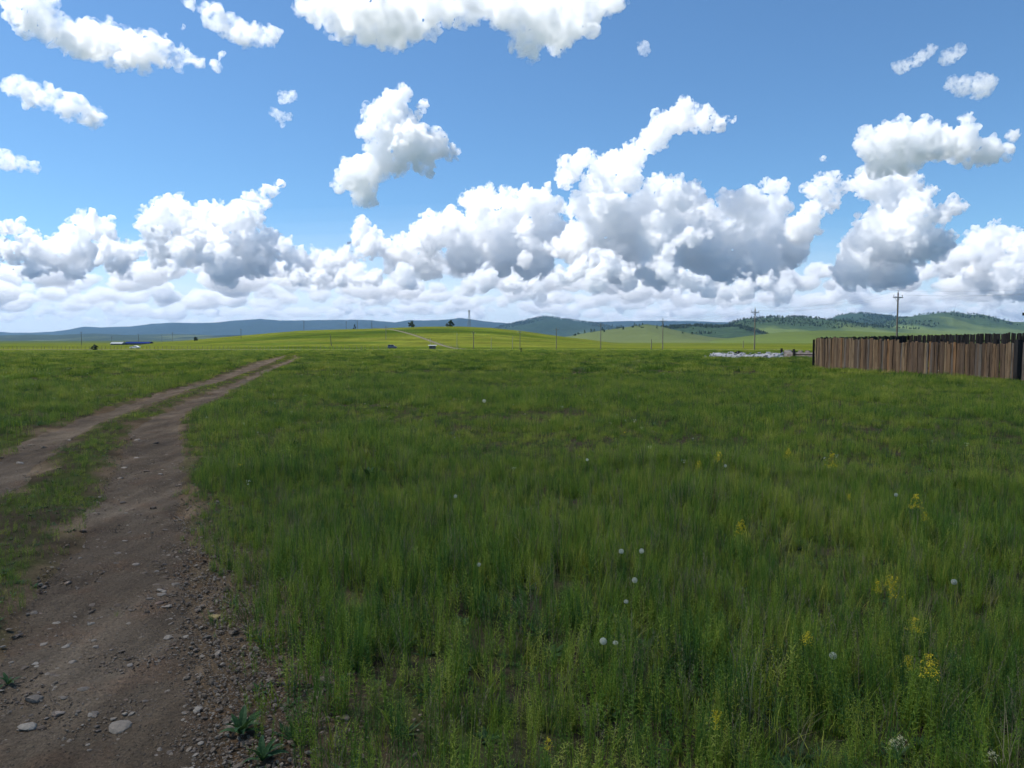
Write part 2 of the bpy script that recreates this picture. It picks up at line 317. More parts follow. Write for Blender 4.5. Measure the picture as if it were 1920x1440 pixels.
H_R3 = hill('green_hill', [(1310,634),(1345,618),(1367,607),(1385,601),(1400,598),(1442,595.2),(1492,595.6),(1530,599),(1560,603),(1620,610),(1700,617),(1800,624),(1950,630),(2100,634)], 3700, .66, 1.25, mat_hill('green hill', (.085, .115, .03), (.03, .052, .022), .68, .82, .0042), seed=21)
H_DW = hill('dark_wooded_rise', [(1190,632),(1215,620),(1260,613.5),(1300,612.5),(1350,613),(1390,612),(1415,618),(1445,628),(1470,634)], 3000, .76, 1.2, M_FOR, seed=17)
H_PALE = hill('pale_slope', [(1000,637),(1040,634.5),(1075,629),(1110,622),(1150,617),(1190,611.5),(1212,609.5),(1235,613),(1262,620),(1290,626),(1330,632),(1380,636),(1450,637)], 2300, .5, 1.25, M_PALE, seed=25)
hill('low_green_rise', [(1330,637),(1370,634),(1420,628),(1470,623),(1530,621),(1600,622),(1700,625),(1850,629),(2050,634),(2200,637)], 1900, .5, 1.3, mat_hill('low green rise', (.072, .10, .020), (.03, .05, .015), .70, .80, .001), seed=27)

# ------------------------------------------------------------------ clouds: closed bodies of scattering droplets
def cloud(name, blobs, D, mfp=6.0, vox=3.0, depth=1.0, billow=((30, 6), (13, 4.2), (6.5, 2.4)), ragged=((60, 6),), seed=0, kids=(14, 9), up=.35, g=.25, flat=1.0, wisp=0, grow=1.0, step=.3):
    R = random.Random(seed); S = []; s = D / F
    for b in blobs:
        px, py, r = b[0], b[1], b[2] * grow; DD = D * (1 + R.uniform(-.6, .6) * depth * r / F)
        c = px_ray(px, py) * DD + Vector((0, 0, CAMH)); rr = r * s; S.append((c, rr * .92, 3))
        def kid(c, rr, lv):
            if lv >= len(kids): return
            for i in range(kids[lv]):
                v = Vector((R.gauss(0, 1), R.gauss(0, 1), R.gauss(0, 1) + up)).normalized(); k = rr * R.uniform(.22, .46)
                p = c + Vector((v.x, v.y, v.z * flat)) * (rr * R.uniform(.8, .98)); S.append((p, k, 2)); kid(p, k, lv + 1)
        kid(c, rr * .92, 0)
    V = []; Fc = []; n = 0
    for c, r, l in S: v, f = ico(l); V.append(v * np.array([r, r, r * flat]) + np.array(c)); Fc.append(f + n); n += len(v)
    org = np.array(S[0][0]); V = (np.concatenate(V) - org).astype(np.float32); Fc = np.concatenate(Fc).astype(np.int32)
    me = bpy.data.meshes.new(name); me.vertices.add(len(V)); me.vertices.foreach_set('co', V.ravel()); me.loops.add(Fc.size); me.loops.foreach_set('vertex_index', Fc.ravel())
    me.polygons.add(len(Fc)); me.polygons.foreach_set('loop_start', np.arange(0, Fc.size, 3, dtype=np.int32)); me.update(calc_edges=True)
    o = link(name, me, loc=org); md = o.modifiers.new('remesh', 'REMESH'); md.mode = 'VOXEL'; md.voxel_size = vox * s
    dg = bpy.context.evaluated_depsgraph_get(); m2 = bpy.data.meshes.new_from_object(o.evaluated_get(dg)); o.modifiers.clear(); o.data = m2; bpy.data.meshes.remove(me)
    n = len(m2.vertices); co = np.empty(n * 3, np.float32); m2.vertices.foreach_get('co', co); co = co.reshape(-1, 3)
    nr = np.empty(n * 3, np.float32); m2.vertices.foreach_get('normal', nr); nr = nr.reshape(-1, 3)
    q = co / s + seed * 37.7; d = 0
    for wl, am in billow: d = d + am * (np.abs(pnoise(q / wl + wl)) * 2.6 - .45)
    for wl, am in ragged: d = d + am * pnoise(q / wl - wl)
    co += nr * (d * s)[:, None]; m2.vertices.foreach_set('co', co.ravel().astype(np.float32)); m2.update()
    m2.materials.append(mat_volume('cloud droplets', 1 / (mfp * s), g, wisp=wisp * s, step=step)); m2.name = name
    return o
CG = 'separate clouds in the blue sky'
def sky_cloud(label, blobs, D, **kw): return tag(cloud('cloud', blobs, D, **kw), label, 'cloud', CG)
WISP = dict(g=.5, wisp=24, mfp=19, grow=1.25, billow=((24, 5), (11, 4), (5.5, 2.2)), ragged=((70, 14), (30, 16), (12, 7)), depth=1.5, kids=(12, 6), up=0, vox=2.2)
PUFF = dict(WISP, wisp=9, mfp=22, grow=1.5, billow=((10, 3), (5, 2)), ragged=((22, 8), (9, 5)))
sky_cloud('long white cloud slanting down from the upper left corner', [(60,-10,30),(30,12,24),(70,42,30),(112,65,28),(150,74,30),(190,80,31),(230,84,29),(265,92,27),(300,92,22),(235,116,15),(272,126,11),(340,106,17),(372,117,13),(405,124,10),(414,103,7),(345,50,6)], 5200, seed=1, **WISP)
sky_cloud('small white cloud just right of the long slanting one at the top', [(362,6,10),(388,16,12),(408,38,20),(440,55,21),(475,66,19),(505,69,14),(462,82,9)], 5600, seed=2, **WISP)
sky_cloud('broad white cloud cut off by the top edge of the picture', [(590,8,26),(636,14,40),(690,24,46),(740,34,46),(785,24,32),(830,8,34),(870,0,34),(716,68,18),(592,40,10),(650,62,13),(775,66,12),(945,18,34),(1000,38,44),(1052,42,40),(1092,20,40),(1108,60,13),(985,88,18),(1000,106,11),(1150,0,24),(915,-5,34)], 4600, seed=3, **WISP)
sky_cloud('oblong white cloud at the left edge below the long slanting one', [(24,163,14),(58,174,20),(95,187,22),(130,199,23),(160,213,21),(180,226,13)], 6400, seed=4, **WISP)
sky_cloud('thin cloud scrap at the left edge halfway down the sky', [(8,299,14),(38,307,11),(64,313,7)], 7500, seed=5, **PUFF)
sky_cloud('tiny puff, the upper of two left of the tall lone cloud', [(545,178,8),(534,183,7)], 7000, seed=6, **PUFF)
sky_cloud('tiny puff, the lower of two left of the tall lone cloud', [(515,212,7),(525,221,8),(541,219,6)], 7000, seed=7, **PUFF)
sky_cloud('tall lone white cloud with ragged arms left of centre', [(756,172,14),(735,200,25),(705,215,20),(692,240,22),(738,240,34),(795,199,12),(786,216,9),(770,268,36),(812,275,26),(842,286,17),(792,300,26),(720,290,31),(690,320,30),(660,330,26),(640,346,16),(680,358,24),(694,378,13),(750,310,20)], 8500, seed=8, mfp=9.5, ragged=((50, 8), (20, 8), (9, 4)), vox=2.1, wisp=16, grow=1.14, g=.5)
sky_cloud('faint wisp right of the broad top cloud', [(1204,88,8),(1212,98,6)], 6500, seed=9, **PUFF)
sky_cloud('thin streak of cloud at the upper right, left of the small curl', [(1688,124,9),(1704,120,8),(1720,113,9),(1734,103,9),(1744,94,8)], 6500, seed=10, **PUFF)
sky_cloud('small curl of thin cloud at the upper right', [(1772,110,8),(1785,103,10),(1798,97,9)], 6500, seed=14, **PUFF)
sky_cloud('small grey cloud under the thin broken one at the upper right', [(1785,156,9),(1805,163,13),(1840,160,15),(1858,150,8),(1828,180,7)], 6800, seed=11, **PUFF)
sky_cloud('big grey bellied cloud at the right with a pointed top', [(1638,272,30),(1680,268,36),(1722,274,35),(1762,274,32),(1808,222,12),(1814,246,20),(1802,274,32),(1850,284,25),(1888,286,15),(1900,256,11),(1660,298,32),(1700,302,26)], 9500, seed=12, mfp=9, ragged=((50, 7), (18, 6), (9, 3)), vox=2.1, wisp=16, grow=1.12, g=.5)
BANK = [
 ('left', 21000, [(155,408,14),(145,424,17),(175,414,14),(205,420,12),(130,436,16),(170,440,28),(205,446,19),(120,460,24),(40,436,17),(10,430,16),(70,440,10),(60,470,26),(20,476,20),(100,486,28),(160,476,30),(220,482,28),(250,466,18),(60,502,20),(140,508,22),(230,508,22),(-40,470,40),(-110,450,45)]),
 ('midleft', 19000, [(300,390,20),(325,384,18),(285,405,20),(350,400,20),(410,384,10),(385,396,15),(440,384,14),(475,370,14),(500,360,12),(520,351,10),(531,344,6),(497,385,12),(345,430,30),(310,425,26),(380,426,30),(430,416,28),(470,410,24),(400,460,36),(350,470,34),(450,450,34),(500,456,28),(530,472,22),(560,482,20),(600,480,18),(480,490,34),(420,500,34),(300,470,28),(288,440,24),(560,505,26),(620,500,24)]),
 ('mid', 20500, [(880,374,18),(910,364,18),(895,390,22),(950,370,20),(990,374,24),(1020,369,20),(1040,390,20),(930,395,28),(970,400,34),(1010,410,34),(830,430,32),(810,420,22),(850,414,24),(800,450,34),(870,440,34),(920,440,40),(980,450,40),(1040,450,38),(940,480,40),(1000,490,40),(870,480,36),(680,430,17),(674,446,20),(702,440,15),(720,462,20),(760,466,26),(690,466,24),(650,482,20),(740,490,26),(800,495,34)]),
 ('tower', 17500, [(1068,320,24),(1095,298,19),(1058,336,16),(1130,330,28),(1160,300,21),(1190,290,26),(1220,264,26),(1245,240,25),(1275,224,28),(1288,198,16),(1320,226,23),(1350,230,15),(1375,228,9),(1170,330,34),(1120,360,32),(1100,385,32),(1140,390,36),(1240,354,26),(1265,364,32),(1300,370,24),(1220,385,36),(1260,410,45),(1320,410,36),(1370,380,26),(1410,370,22),(1440,349,15),(1462,350,13),(1400,400,36),(1450,390,28),(1180,430,45),(1240,460,50),(1310,460,50),(1380,450,45),(1440,440,40),(1120,430,40),(1090,460,45),(1480,460,38),(1160,490,50),(1240,500,40),(1340,500,45),(1420,500,45)]),
 ('righttower', 16500, [(1640,345,34),(1690,358,38),(1670,400,42),(1720,400,34),(1640,440,38),(1690,450,45),(1610,480,38),(1660,500,48),(1742,358,14),(1740,460,34),(1600,462,20),(1560,340,17),(1530,356,20),(1592,346,14),(1560,376,20),(1520,402,24),(1500,432,28),(1530,332,9),(1545,300,6),(1780,392,17),(1802,384,11),(1765,408,14),(1600,505,35)]),
 ('front_a', 14500, [(1085,500,20),(1110,484,18),(1140,500,24),(1175,515,22),(1060,520,18),(1120,530,22)]),
 ('front_b', 14000, [(1275,450,14),(1300,440,17),(1325,436,12),(1255,470,14),(1236,490,12),(1250,512,17),(1280,526,20),(1312,532,20),(1332,546,15)]),
 ('front_c', 15000, [(1395,540,22),(1435,528,18),(1470,545,20),(1360,552,17)]),
 ('front_d', 15500, [(340,470,22),(364,449,18),(330,495,17),(392,482,18)]),
 ('front_e', 16500, [(560,518,20),(600,522,19),(640,516,15),(700,522,19),(757,526,21),(672,527,14)]),
 ('front_f', 16000, [(915,522,22),(958,531,19),(1005,541,20),(880,530,15)]),
 ('right', 22000, [(1860,440,24),(1840,456,28),(1890,456,28),(1810,476,26),(1780,492,26),(1920,470,24),(1850,502,45),(1910,520,45),(1960,460,40),(2030,450,50),(2080,500,50)]),
]
for i, (nm, D, bl) in enumerate(BANK):
    tag(cloud('cloud_bank', bl, D, seed=20 + i, mfp=6.5, vox=2.1, kids=(16, 9), grow=1.06, billow=((34, 9), (16, 7.5), (8, 4), (4.6, 1.8)), ragged=((60, 6), (22, 5), (9, 4)), depth=2.4, wisp=13, step=.5, g=.55), kind='stuff')
def low_band(seed, y0, y1, n, r0, r1, D, x0=-120, x1=2040):
    R = random.Random(seed); b = []
    for i in range(n):
        x = x0 + (x1 - x0) * (i + R.uniform(-.8, .8)) / n; y = R.uniform(y0, y1); r = R.uniform(r0, r1)
        for k in range(R.randint(3, 6)): b.append((x + R.uniform(-2.2, 2.2) * r, y + R.uniform(-.25, .3) * r, r * R.uniform(.45, 1)))
    return b
for i, (y0, y1, n, r0, r1, D) in enumerate([(500, 540, 40, 22, 38, 27000), (535, 568, 56, 15, 28, 34000), (560, 590, 70, 11, 20, 46000), (582, 606, 80, 8, 15, 60000)]):
    tag(cloud('cloud_bank', low_band(50 + i, y0, y1, n, r0, r1, D), D, seed=60 + i, mfp=17, vox=2.4, kids=(9, 4), flat=.6, depth=6, grow=1.15, billow=((18, 4), (7, 2)), ragged=((30, 5),)), kind='stuff')
def far_veil():                                      # thin milky vapour far behind the cumulus
    v, f = ico(5); D = 78000.0; c = px_ray(960, 628) * D
    for k, hz in enumerate((4200, 5400, 6600, 7900, 9200, 10600, 12000, 13500)):
        o = mesh_obj('cloud_veil', (v * (95000 - 2500 * k, 8000 + 150 * k, hz)).tolist(), f.tolist(), mat_volume('thin vapour', 1.75e-5 * (1 - .11 * k), .2), loc=(c.x, c.y, 900), smooth=True); o['kind'] = 'stuff'
far_veil()
# the cloud overhead, between the sun and the near meadow, out of the picture above
def shade_cloud():
    H = 1300.0; k = H / math.tan(SUN_EL); off = Vector((math.sin(SUN_AZ) * k, math.cos(SUN_AZ) * k, H)); R = random.Random(5)
    V = []; Fc = []; n = 0
    def put(c, r, fl):
        nonlocal n
        v, f = ico(3); V.append(v * np.array([r, r, r * fl]) + np.array(c)); Fc.append(f + n); n += len(v)
    for i in range(150):
        x = R.uniform(-750, 750); y = R.uniform(-1100, 20); r = R.uniform(70, 150); y = min(y, 118 - r * .97 + R.uniform(-8, 4))
        put((x, y, R.uniform(0, 60)), r, float(np.interp(y, [-90, 60], [.62, .3])))  # shaped thinner toward the front, so ground farther out is shaded less
    for i in range(70):                              # extra unseen heap, added higher up to darken the ground nearest the camera
        r = R.uniform(60, 110); y = min(R.uniform(-900, 0), 6 - r * .96 + R.uniform(-5, 3)); put((R.uniform(-620, 380), y + 34, R.uniform(190, 240)), r, .55)
    for i in range(30): put((-540 + 28 * i, 6 - 45 + 30, 205), 45, .9)  # front rim of the added heap, ends its extra shade near the camera
    for i in range(40): put((-800 + 41 * i, 118 - 75, R.uniform(0, 30)), 75, .42)
    V = np.concatenate(V); Fc = np.concatenate(Fc)
    o = mesh_obj('cloud', V.tolist(), Fc.tolist(), None); o.location = off
    md = o.modifiers.new('remesh', 'REMESH'); md.mode = 'VOXEL'; md.voxel_size = 14
    dg = bpy.context.evaluated_depsgraph_get(); m2 = bpy.data.meshes.new_from_object(o.evaluated_get(dg)); o.modifiers.clear(); o.data = m2
    m2.materials.clear(); m2.materials.append(mat_volume('cloud droplets', .0088, .25))
    return tag(o, 'cloud overhead, out of the picture, shading the near meadow', 'cloud')
shade_cloud()

# ------------------------------------------------------------------ haze in the air
def build_haze():
    b = MB().box(-16600, 16600, -16600, 16600, -7, 560); o = b.obj('haze', None); o['kind'] = 'stuff'
    m = NT('haze'); v = m.n('ShaderNodeVolumePrincipled'); v.inputs['Color'].default_value = (.30, .54, .92, 1); v.inputs['Density'].default_value = 3.4e-5; v.inputs['Anisotropy'].default_value = .2
    m.t.links.new(v.outputs[0], m.out.inputs['Volume']); o.data.materials.append(m.m); return o
build_haze()

# ------------------------------------------------------------------ forest on the hills (one mass each) and single trees
def scatter(name, P, rot, scl, idx, sources, kind='stuff'):
    me = bpy.data.meshes.new(name); me.vertices.add(len(P)); me.vertices.foreach_set('co', np.asarray(P, np.float32).ravel())
    a = me.attributes.new('rot', 'FLOAT_VECTOR', 'POINT'); a.data.foreach_set('vector', np.asarray(rot, np.float32).ravel())
    a = me.attributes.new('scl', 'FLOAT_VECTOR', 'POINT'); a.data.foreach_set('vector', np.asarray(scl, np.float32).ravel())
    a = me.attributes.new('idx', 'INT', 'POINT'); a.data.foreach_set('value', np.asarray(idx, np.int32))
    o = link(name, me); o['kind'] = kind
    c = bpy.data.collections.new(name + ' kinds')
    for i, m in enumerate(sources): s = bpy.data.objects.new('%s_%02d' % (name, i), m); c.objects.link(s)
    g = bpy.data.node_groups.new(name, 'GeometryNodeTree'); g.interface.new_socket('Geometry', in_out='INPUT', socket_type='NodeSocketGeometry'); g.interface.new_socket('Geometry', in_out='OUTPUT', socket_type='NodeSocketGeometry')
    N = g.nodes; gi = N.new('NodeGroupInput'); go = N.new('NodeGroupOutput'); ip = N.new('GeometryNodeInstanceOnPoints'); ci = N.new('GeometryNodeCollectionInfo')
    ci.inputs[0].default_value = c; ci.inputs['Separate Children'].default_value = True; ci.inputs['Reset Children'].default_value = True
    def attr(nm, t): q = N.new('GeometryNodeInputNamedAttribute'); q.data_type = t; q.inputs[0].default_value = nm; return q.outputs[0]
    e = N.new('FunctionNodeEulerToRotation'); L = g.links.new
    L(gi.outputs[0], ip.inputs['Points']); L(ci.outputs[0], ip.inputs['Instance']); ip.inputs['Pick Instance'].default_value = True
    L(attr('idx', 'INT'), ip.inputs['Instance Index']); L(attr('rot', 'FLOAT_VECTOR'), e.inputs[0]); L(e.outputs[0], ip.inputs['Rotation']); L(attr('scl', 'FLOAT_VECTOR'), ip.inputs['Scale'])
    L(ip.outputs[0], go.inputs[0]); o.modifiers.new('scatter', 'NODES').node_group = g
    return o
M_TREE = leafmat('tree foliage', [(.2, (.018, .034, .014)), (.5, (.028, .050, .018)), (.8, (.045, .070, .024))], .2, .2)
M_BARK = plain('bark', (.05, .04, .03), .9, .3, 3)
M_FARTREE = leafmat('far foliage', [(.2, (.03, .052, .022)), (.5, (.042, .068, .026)), (.8, (.06, .088, .034))], .2, .2)
def crown_mesh(name, n, seed, shape=1.0, leaf=.09, cone=False):     # unit crown: leaf-sized faces clumped through a volume
    R = random.Random(seed); b = MB(); cl = []
    for i in range(14):
        t = R.random(); z = (.2 + .75 * t); w = (1 - t * .95) * .42 if cone else .42 * math.sin(math.pi * min(.97, .22 + t * .72)) ** .7
        a = R.uniform(0, 6.28); cl.append((w * math.cos(a) * R.uniform(.3, 1), w * math.sin(a) * R.uniform(.3, 1), z, R.uniform(.09, .19) * (.7 if cone else 1)))
    for i in range(n):
        x, y, z, r = R.choice(cl); d = Vector((R.gauss(0, 1), R.gauss(0, 1), R.gauss(0, 1))).normalized() * r * R.random() ** .4
        c = Vector((x, y, z)) + d; u = Vector((R.gauss(0, 1), R.gauss(0, 1), R.gauss(0, 1))).normalized(); v = u.orthogonal().normalized(); l = leaf * R.uniform(.5, 1.1)
        b.add([c - u * l, c + v * l * .6, c + u * l, c - v * l * .6], [(0, 1, 2, 3)])
    return b.mesh(name, M_FARTREE if 'far' in name else M_TREE)
CR = [crown_mesh('crown', 900, 1, leaf=.1), crown_mesh('crown', 900, 2, leaf=.1), crown_mesh('crown', 600, 3, cone=True)]
LOWCR = [crown_mesh('far_crown', 70, 11, leaf=.2), crown_mesh('far_crown', 60, 12, leaf=.2, cone=True), crown_mesh('far_crown', 60, 13, leaf=.2, cone=True)]
def trunk_mesh():
    b = MB(); b.tube((0, 0, 0), (.01, 0, .45), .045, .03, 7); b.tube((.01, 0, .40), (-.16, .05, .68), .022, .01, 5); b.tube((.01, 0, .42), (.15, -.06, .74), .02, .01, 5); b.tube((.01, 0, .44), (.0, .02, .85), .026, .008, 5); return b.mesh('trunk', M_BARK)
TRUNK = trunk_mesh()
def tree(name, loc, h, w, kind, label, group=None, crowns=CR):
    o = empty(name, loc, RNG.uniform(0, 6.28)); tag(o, label, 'bush' if 'bush' in name else 'tree', group)
    t = link('trunk', TRUNK, o); t.scale = (w * .8, w * .8, h); c = link('crown', crowns[kind], o); c.scale = (w * 1.15, w * 1.15, h * 1.2); c.location = (0, 0, -.18 * h); return o
def forest(name, H, D, cond, n, hgt, seed):
    G = H[1]; R = np.random.default_rng(seed); P = []
    m, k, _ = G.shape
    while len(P) < n:
        i = int(R.integers(16, 46)); j = int(R.integers(1, k - 1)); p = G[i, j] + R.random() * (G[i + 1, j] - G[i, j]) + R.random() * (G[i, j + 1] - G[i, j])
        if cond(p, R.random(), i): P.append(p - (0, 0, .5))
    P = np.array(P); s = hgt * R.uniform(.6, 1.25, len(P))
    return scatter(name, P, np.stack([0*s, 0*s, R.uniform(0, 6.28, len(P))], 1), np.stack([s * .75, s * .75, s], 1), R.integers(0, 3, len(P)), LOWCR)
forest('forest', H_R1, 6000, lambda p, q, i: fbm(p[0] / 420, p[1] / 420, 3) > -.12 and p[2] > 30, 1700, 14, 1)
forest('forest', H_R2, 4600, lambda p, q, i: (fbm(p[0] / 300, p[1] / 300, 3) > .16) or (i > 41 and q < .2), 700, 12, 2)
forest('forest', H_R3, 3700, lambda p, q, i: p[2] > 62 + 30 * fbm(p[0] / 200, p[1] / 200, 3) and q < .8, 900, 11, 3)
forest('forest', H_DW, 3000, lambda p, q, i: fbm(p[0] / 160, p[1] / 160, 3) > -.05, 1300, 10, 4)
forest('forest', H_BLUE, 8000, lambda p, q, i: fbm(p[0] / 500, p[1] / 500, 3) > -.05, 1500, 17, 5)
RT = random.Random(41)
for i in range(26):                                  # single trees one can tell apart on the pale slope
    px = RT.choice([RT.uniform(1075, 1215), RT.uniform(1120, 1300)]); G = H_PALE[1]; j = int(np.argmin(np.abs(960 + F * G[40, :, 0] / G[40, :, 1] - px))); k = RT.randint(26, 44)
    p = G[k, j]; tree('slope_tree', (p[0], p[1], p[2] - .4), RT.uniform(6, 10), RT.uniform(6, 9), RT.choice([0, 1, 2]), 'small dark tree dotted on the pale green slope beyond the poles', 'trees dotted on the pale slope', LOWCR)
tree('round_tree', at(772, 742), 5.6, 7.2, 0, 'dark round tree on the hill crest, left of the two')
tree('round_tree', at(846, 745), 5.8, 6.0, 1, 'dark pointed tree on the hill crest beside the lattice mast')
tree('small_tree', at(838, 745), 3.0, 3.8, 1, 'low dark bush hugging the pointed tree on the hill crest')
tree('small_tree', at(666, 735), 4.5, 3.6, 2, 'small tree among the poles left on the hill crest')
tree('bush', at(368, 640), 3.0, 3.6, 0, 'small black looking bush on the left shoulder of the hill')
tree('bush', at(178, 330), 2.2, 2.8, 1, 'round dark green bush by the roadside posts left of the white car')
for px, d, w in ((1385, 78, 1.3), (1478, 80, 1.6), (1490, 81, 1.2)):
    tree('bush', at(px, d), w * .3, w * .75, RT.choice([0, 1]), {1385: 'low dark bush behind the white rubble', 1478: 'low dark bush behind the brick wall, left one', 1490: 'low dark bush behind the brick wall, right one'}[px])

# ------------------------------------------------------------------ roads and banks in the middle distance
M_GRAV = plain('pale gravel', (.10, .092, .062), .95, .3, .5, 0, .05)
def strip(name, pts, w, mat, lift=.12):
    V = []; Fc = []; n = len(pts)
    for i, (x, y) in enumerate(pts):
        a = Vector(pts[max(0, i - 1)]); b = Vector(pts[min(n - 1, i + 1)]); t = (b - a).normalized(); nn = Vector((-t.y, t.x))
        for s, dz in ((-.65, -.5), (-.5, lift), (0, lift + .05), (.5, lift), (.65, -.5)):
            q = Vector((x, y)) + nn * w * s; V.append((q.x, q.y, gz(q.x, q.y) + dz))
    Fc = [(5*i + j, 5*i + j + 1, 5*i + j + 6, 5*i + j + 5) for i in range(n - 1) for j in range(4)]
    return tag(mesh_obj(name, V, Fc, mat), kind='structure')
strip('gravel_road', [((px - 960) / F * d, d) for px, d in zip(np.linspace(-500, 1500, 120), np.linspace(352, 332, 120))], 6, M_GRAV, .1)
strip('hill_road', [((px - 960) / F * d, d) for px, d in zip(np.interp(np.linspace(0, 1, 60), [0, .25, .5, .75, 1], [876, 830, 785, 740, 700]), np.linspace(352, 735, 60))], 2.8, M_GRAV, .05)

# ------------------------------------------------------------------ poles, wires, mast
def pole_meshes(h, mat, r=.14):
    a = MB().tube((0, 0, -.5), (0, 0, h), r, r * .68, 10).mesh('pole_shaft', mat)
    c = MB().box(-1.0, 1.0, -.06, .06, h - .75, h - .6).mesh('crossarm', M_STEEL)
    i = MB().tube((0, 0, 0), (0, 0, .12), .02, .02, 6).tube((0, 0, .1), (0, 0, .16), .075, .06, 8).tube((0, 0, .17), (0, 0, .26), .06, .03, 8).mesh('insulator', M_CERAM)
    b = MB().tube((0, 0, 0), (.55, 0, -.5), .03, .03, 6).mesh('brace', M_STEEL)
    return h, a, c, i, b
PM = pole_meshes(8.2, M_POLE)
def pole(px, d, label, h=None, rz=0, tilt=0, name='utility_pole', pm=PM, thick=1.0, group='utility poles of the power line', cross=True):
    x, y, z = at(px, d); o = empty(name, (x, y, z), rz); o.rotation_euler[1] = tilt; tag(o, label, 'pole', group)
    hh, a, c, i, b = pm; s = (h or hh) / hh; o.scale = (thick, thick, s)
    link('pole_shaft', a, o)
    if cross:
        link('crossarm', c, o)
        for q in (-.9, .9): link('insulator', i, o, (q, 0, hh - .6))
        link('insulator', i, o, (0, 0, hh))
        for q in (0, math.pi): k = link('brace', b, o, (0, 0, hh - .78)); k.rotation_euler[2] = q; k.location = (.55 * (1 if q == 0 else -1) * 0, .08, hh - 1.25); k.rotation_euler = (0, math.radians(-84), q)
    return Vector((x, y, z + (h or hh)))
LINE = [(1680, 106, 'tallest utility pole, standing behind the plank fence', 8.6), (1414, 143, 'utility pole behind the white rubble', 8.2), (1242, 190, 'utility pole in the open field left of the white rubble', 8.2), (1126, 226, 'utility pole before the pale slope, third from the fence going left', 8.2), (1043, 262, 'utility pole below the left flank of the blue hill', 7.8), (975, 300, 'utility pole behind the short stake in the meadow', 7.8)]
rz = math.radians(25); TOPS = [pole(px, d, l, h, rz) for px, d, l, h in LINE]
TOPS = [pole(2300, 74, 'utility pole beyond the right edge of the picture', 8.6, rz)] + TOPS
for k, (q, dz, lab) in enumerate(((-.9, -.35, 'overhead wire on the camera side of the pole line'), (.9, -.35, 'overhead wire on the far side of the pole line'), (0, .25, 'topmost overhead wire along the pole tops'))):
    b = MB(); o = Vector((math.cos(rz) * q, math.sin(rz) * q, dz))
    for A, B in zip(TOPS[:-1], TOPS[1:]):
        pts = [A + o + (B - A) * t - Vector((0, 0, 4 * .9 * t * (1 - t))) for t in np.linspace(0, 1, 13)]
        for p, r in zip(pts[:-1], pts[1:]): b.tube(p, r, .007, .007, 5, False)
    tag(b.obj('overhead_wire', M_WIRE), lab, 'wire', 'overhead wires')
PT = pole_meshes(9.0, M_POLE, .22)
for px, d, h, tl, lab in [(888, 360, 8.5, 0, 'dark pole at the foot of the hill below the lattice mast'), (724, 520, 9.5, .01, 'dark double looking pole beside the hill road'), (571, 690, 9.5, 0, 'lone pole on the left shoulder of the hill crest'), (650, 735, 8, .02, 'pole on the hill crest left of the small tree'), (671, 735, 9, -.02, 'pole on the hill crest right of the small tree'), (698, 700, 8.5, 0, 'pole at the top of the hill road'), (453, 600, 8, 0, 'pole low on the left end of the green hill'), (622, 440, 7, -.10, 'leaning pole on the green slope left of the hill road'), (261, 760, 11, 0, 'tall pole behind the blue roofed shed'), (325, 800, 10, 0, 'pole right of the blue roofed shed'), (305, 900, 9, 0, 'thin pole between the blue roofed shed and the far pole'), (211, 720, 8, 0, 'pole at the left end of the low grey roof'), (154, 640, 12, 0, 'pole standing far left in the valley'), (1221, 330, 4.6, 0, 'short pole far behind the field pole'), (1393, 420, 4.2, 0, 'short dark pole left of the rubble pole')]:
    pole(px, d, lab, h, .3, tl, pm=PT, group='far poles in the valley and on the hill', cross=h > 7)
PW = pole_meshes(7.0, M_CONC, .12)
for px, d, h, lab in [(961, 372, 6.6, 'thin pale pole left of the pole behind the stake'), (857, 352, 8.0, 'pale concrete lamp pole by the road left of the dark pole'), (807, 372, 5.5, 'pale pole beside the white roadside kiosk'), (921, 372, 6.0, 'thin pale pole right of the dark pole at the hill foot')]:
    pole(px, d, lab, h, .2, 0, pm=PW, group='pale roadside poles', cross=False, name='lamp_pole')
def mast(px, d, h, label):
    x, y, z = at(px, d); o = empty('lattice_mast', (x, y, z), .5); tag(o, label, 'mast'); w0 = h * .085; w1 = h * .022
    def hw(t): return w0 + (w1 - w0) * min(1, t / .72)
    cs = [(-1, -1), (1, -1), (1, 1), (-1, 1)]
    for sx, sy in cs:
        b = MB(); ts = [0, .24, .48, .72, .94]
        for a, c in zip(ts[:-1], ts[1:]): b.tube((sx * hw(a), sy * hw(a), a * h), (sx * hw(c), sy * hw(c), c * h), .13, .13, 6)
        b.obj('leg', M_STEEL, o)
    b = MB(); ts = np.linspace(0, .94, 12)
    for a, c in zip(ts[:-1], ts[1:]):
        for k in range(4):
            p, q = cs[k], cs[(k + 1) % 4]
            b.tube((p[0]*hw(a), p[1]*hw(a), a*h), (q[0]*hw(c), q[1]*hw(c), c*h), .06, .06, 4); b.tube((q[0]*hw(a), q[1]*hw(a), a*h), (p[0]*hw(c), p[1]*hw(c), c*h), .06, .06, 4); b.tube((p[0]*hw(c), p[1]*hw(c), c*h), (q[0]*hw(c), q[1]*hw(c), c*h), .06, .06, 4)
    b.obj('bracing', M_STEEL, o)
    for zz in (.78, .88): MB().box(-1.3, 1.3, -1.3, 1.3, zz * h, zz * h + .25).obj('platform', M_STEEL, o)
    for k in range(4): a = k * 1.57 + .4; MB().box(-.22, .22, -.12, .12, 0, 2.2).obj('antenna_panel', M_CONC, o, loc=(1.3 * math.cos(a), 1.3 * math.sin(a), .84 * h)).rotation_euler = (0, 0, a + 1.57)
    MB().tube((0, 0, .92 * h), (0, 0, h), .07, .03, 6).obj('spike', M_STEEL, o)
mast(880, 1050, 38, 'tall lattice mast rising behind the hill crest')

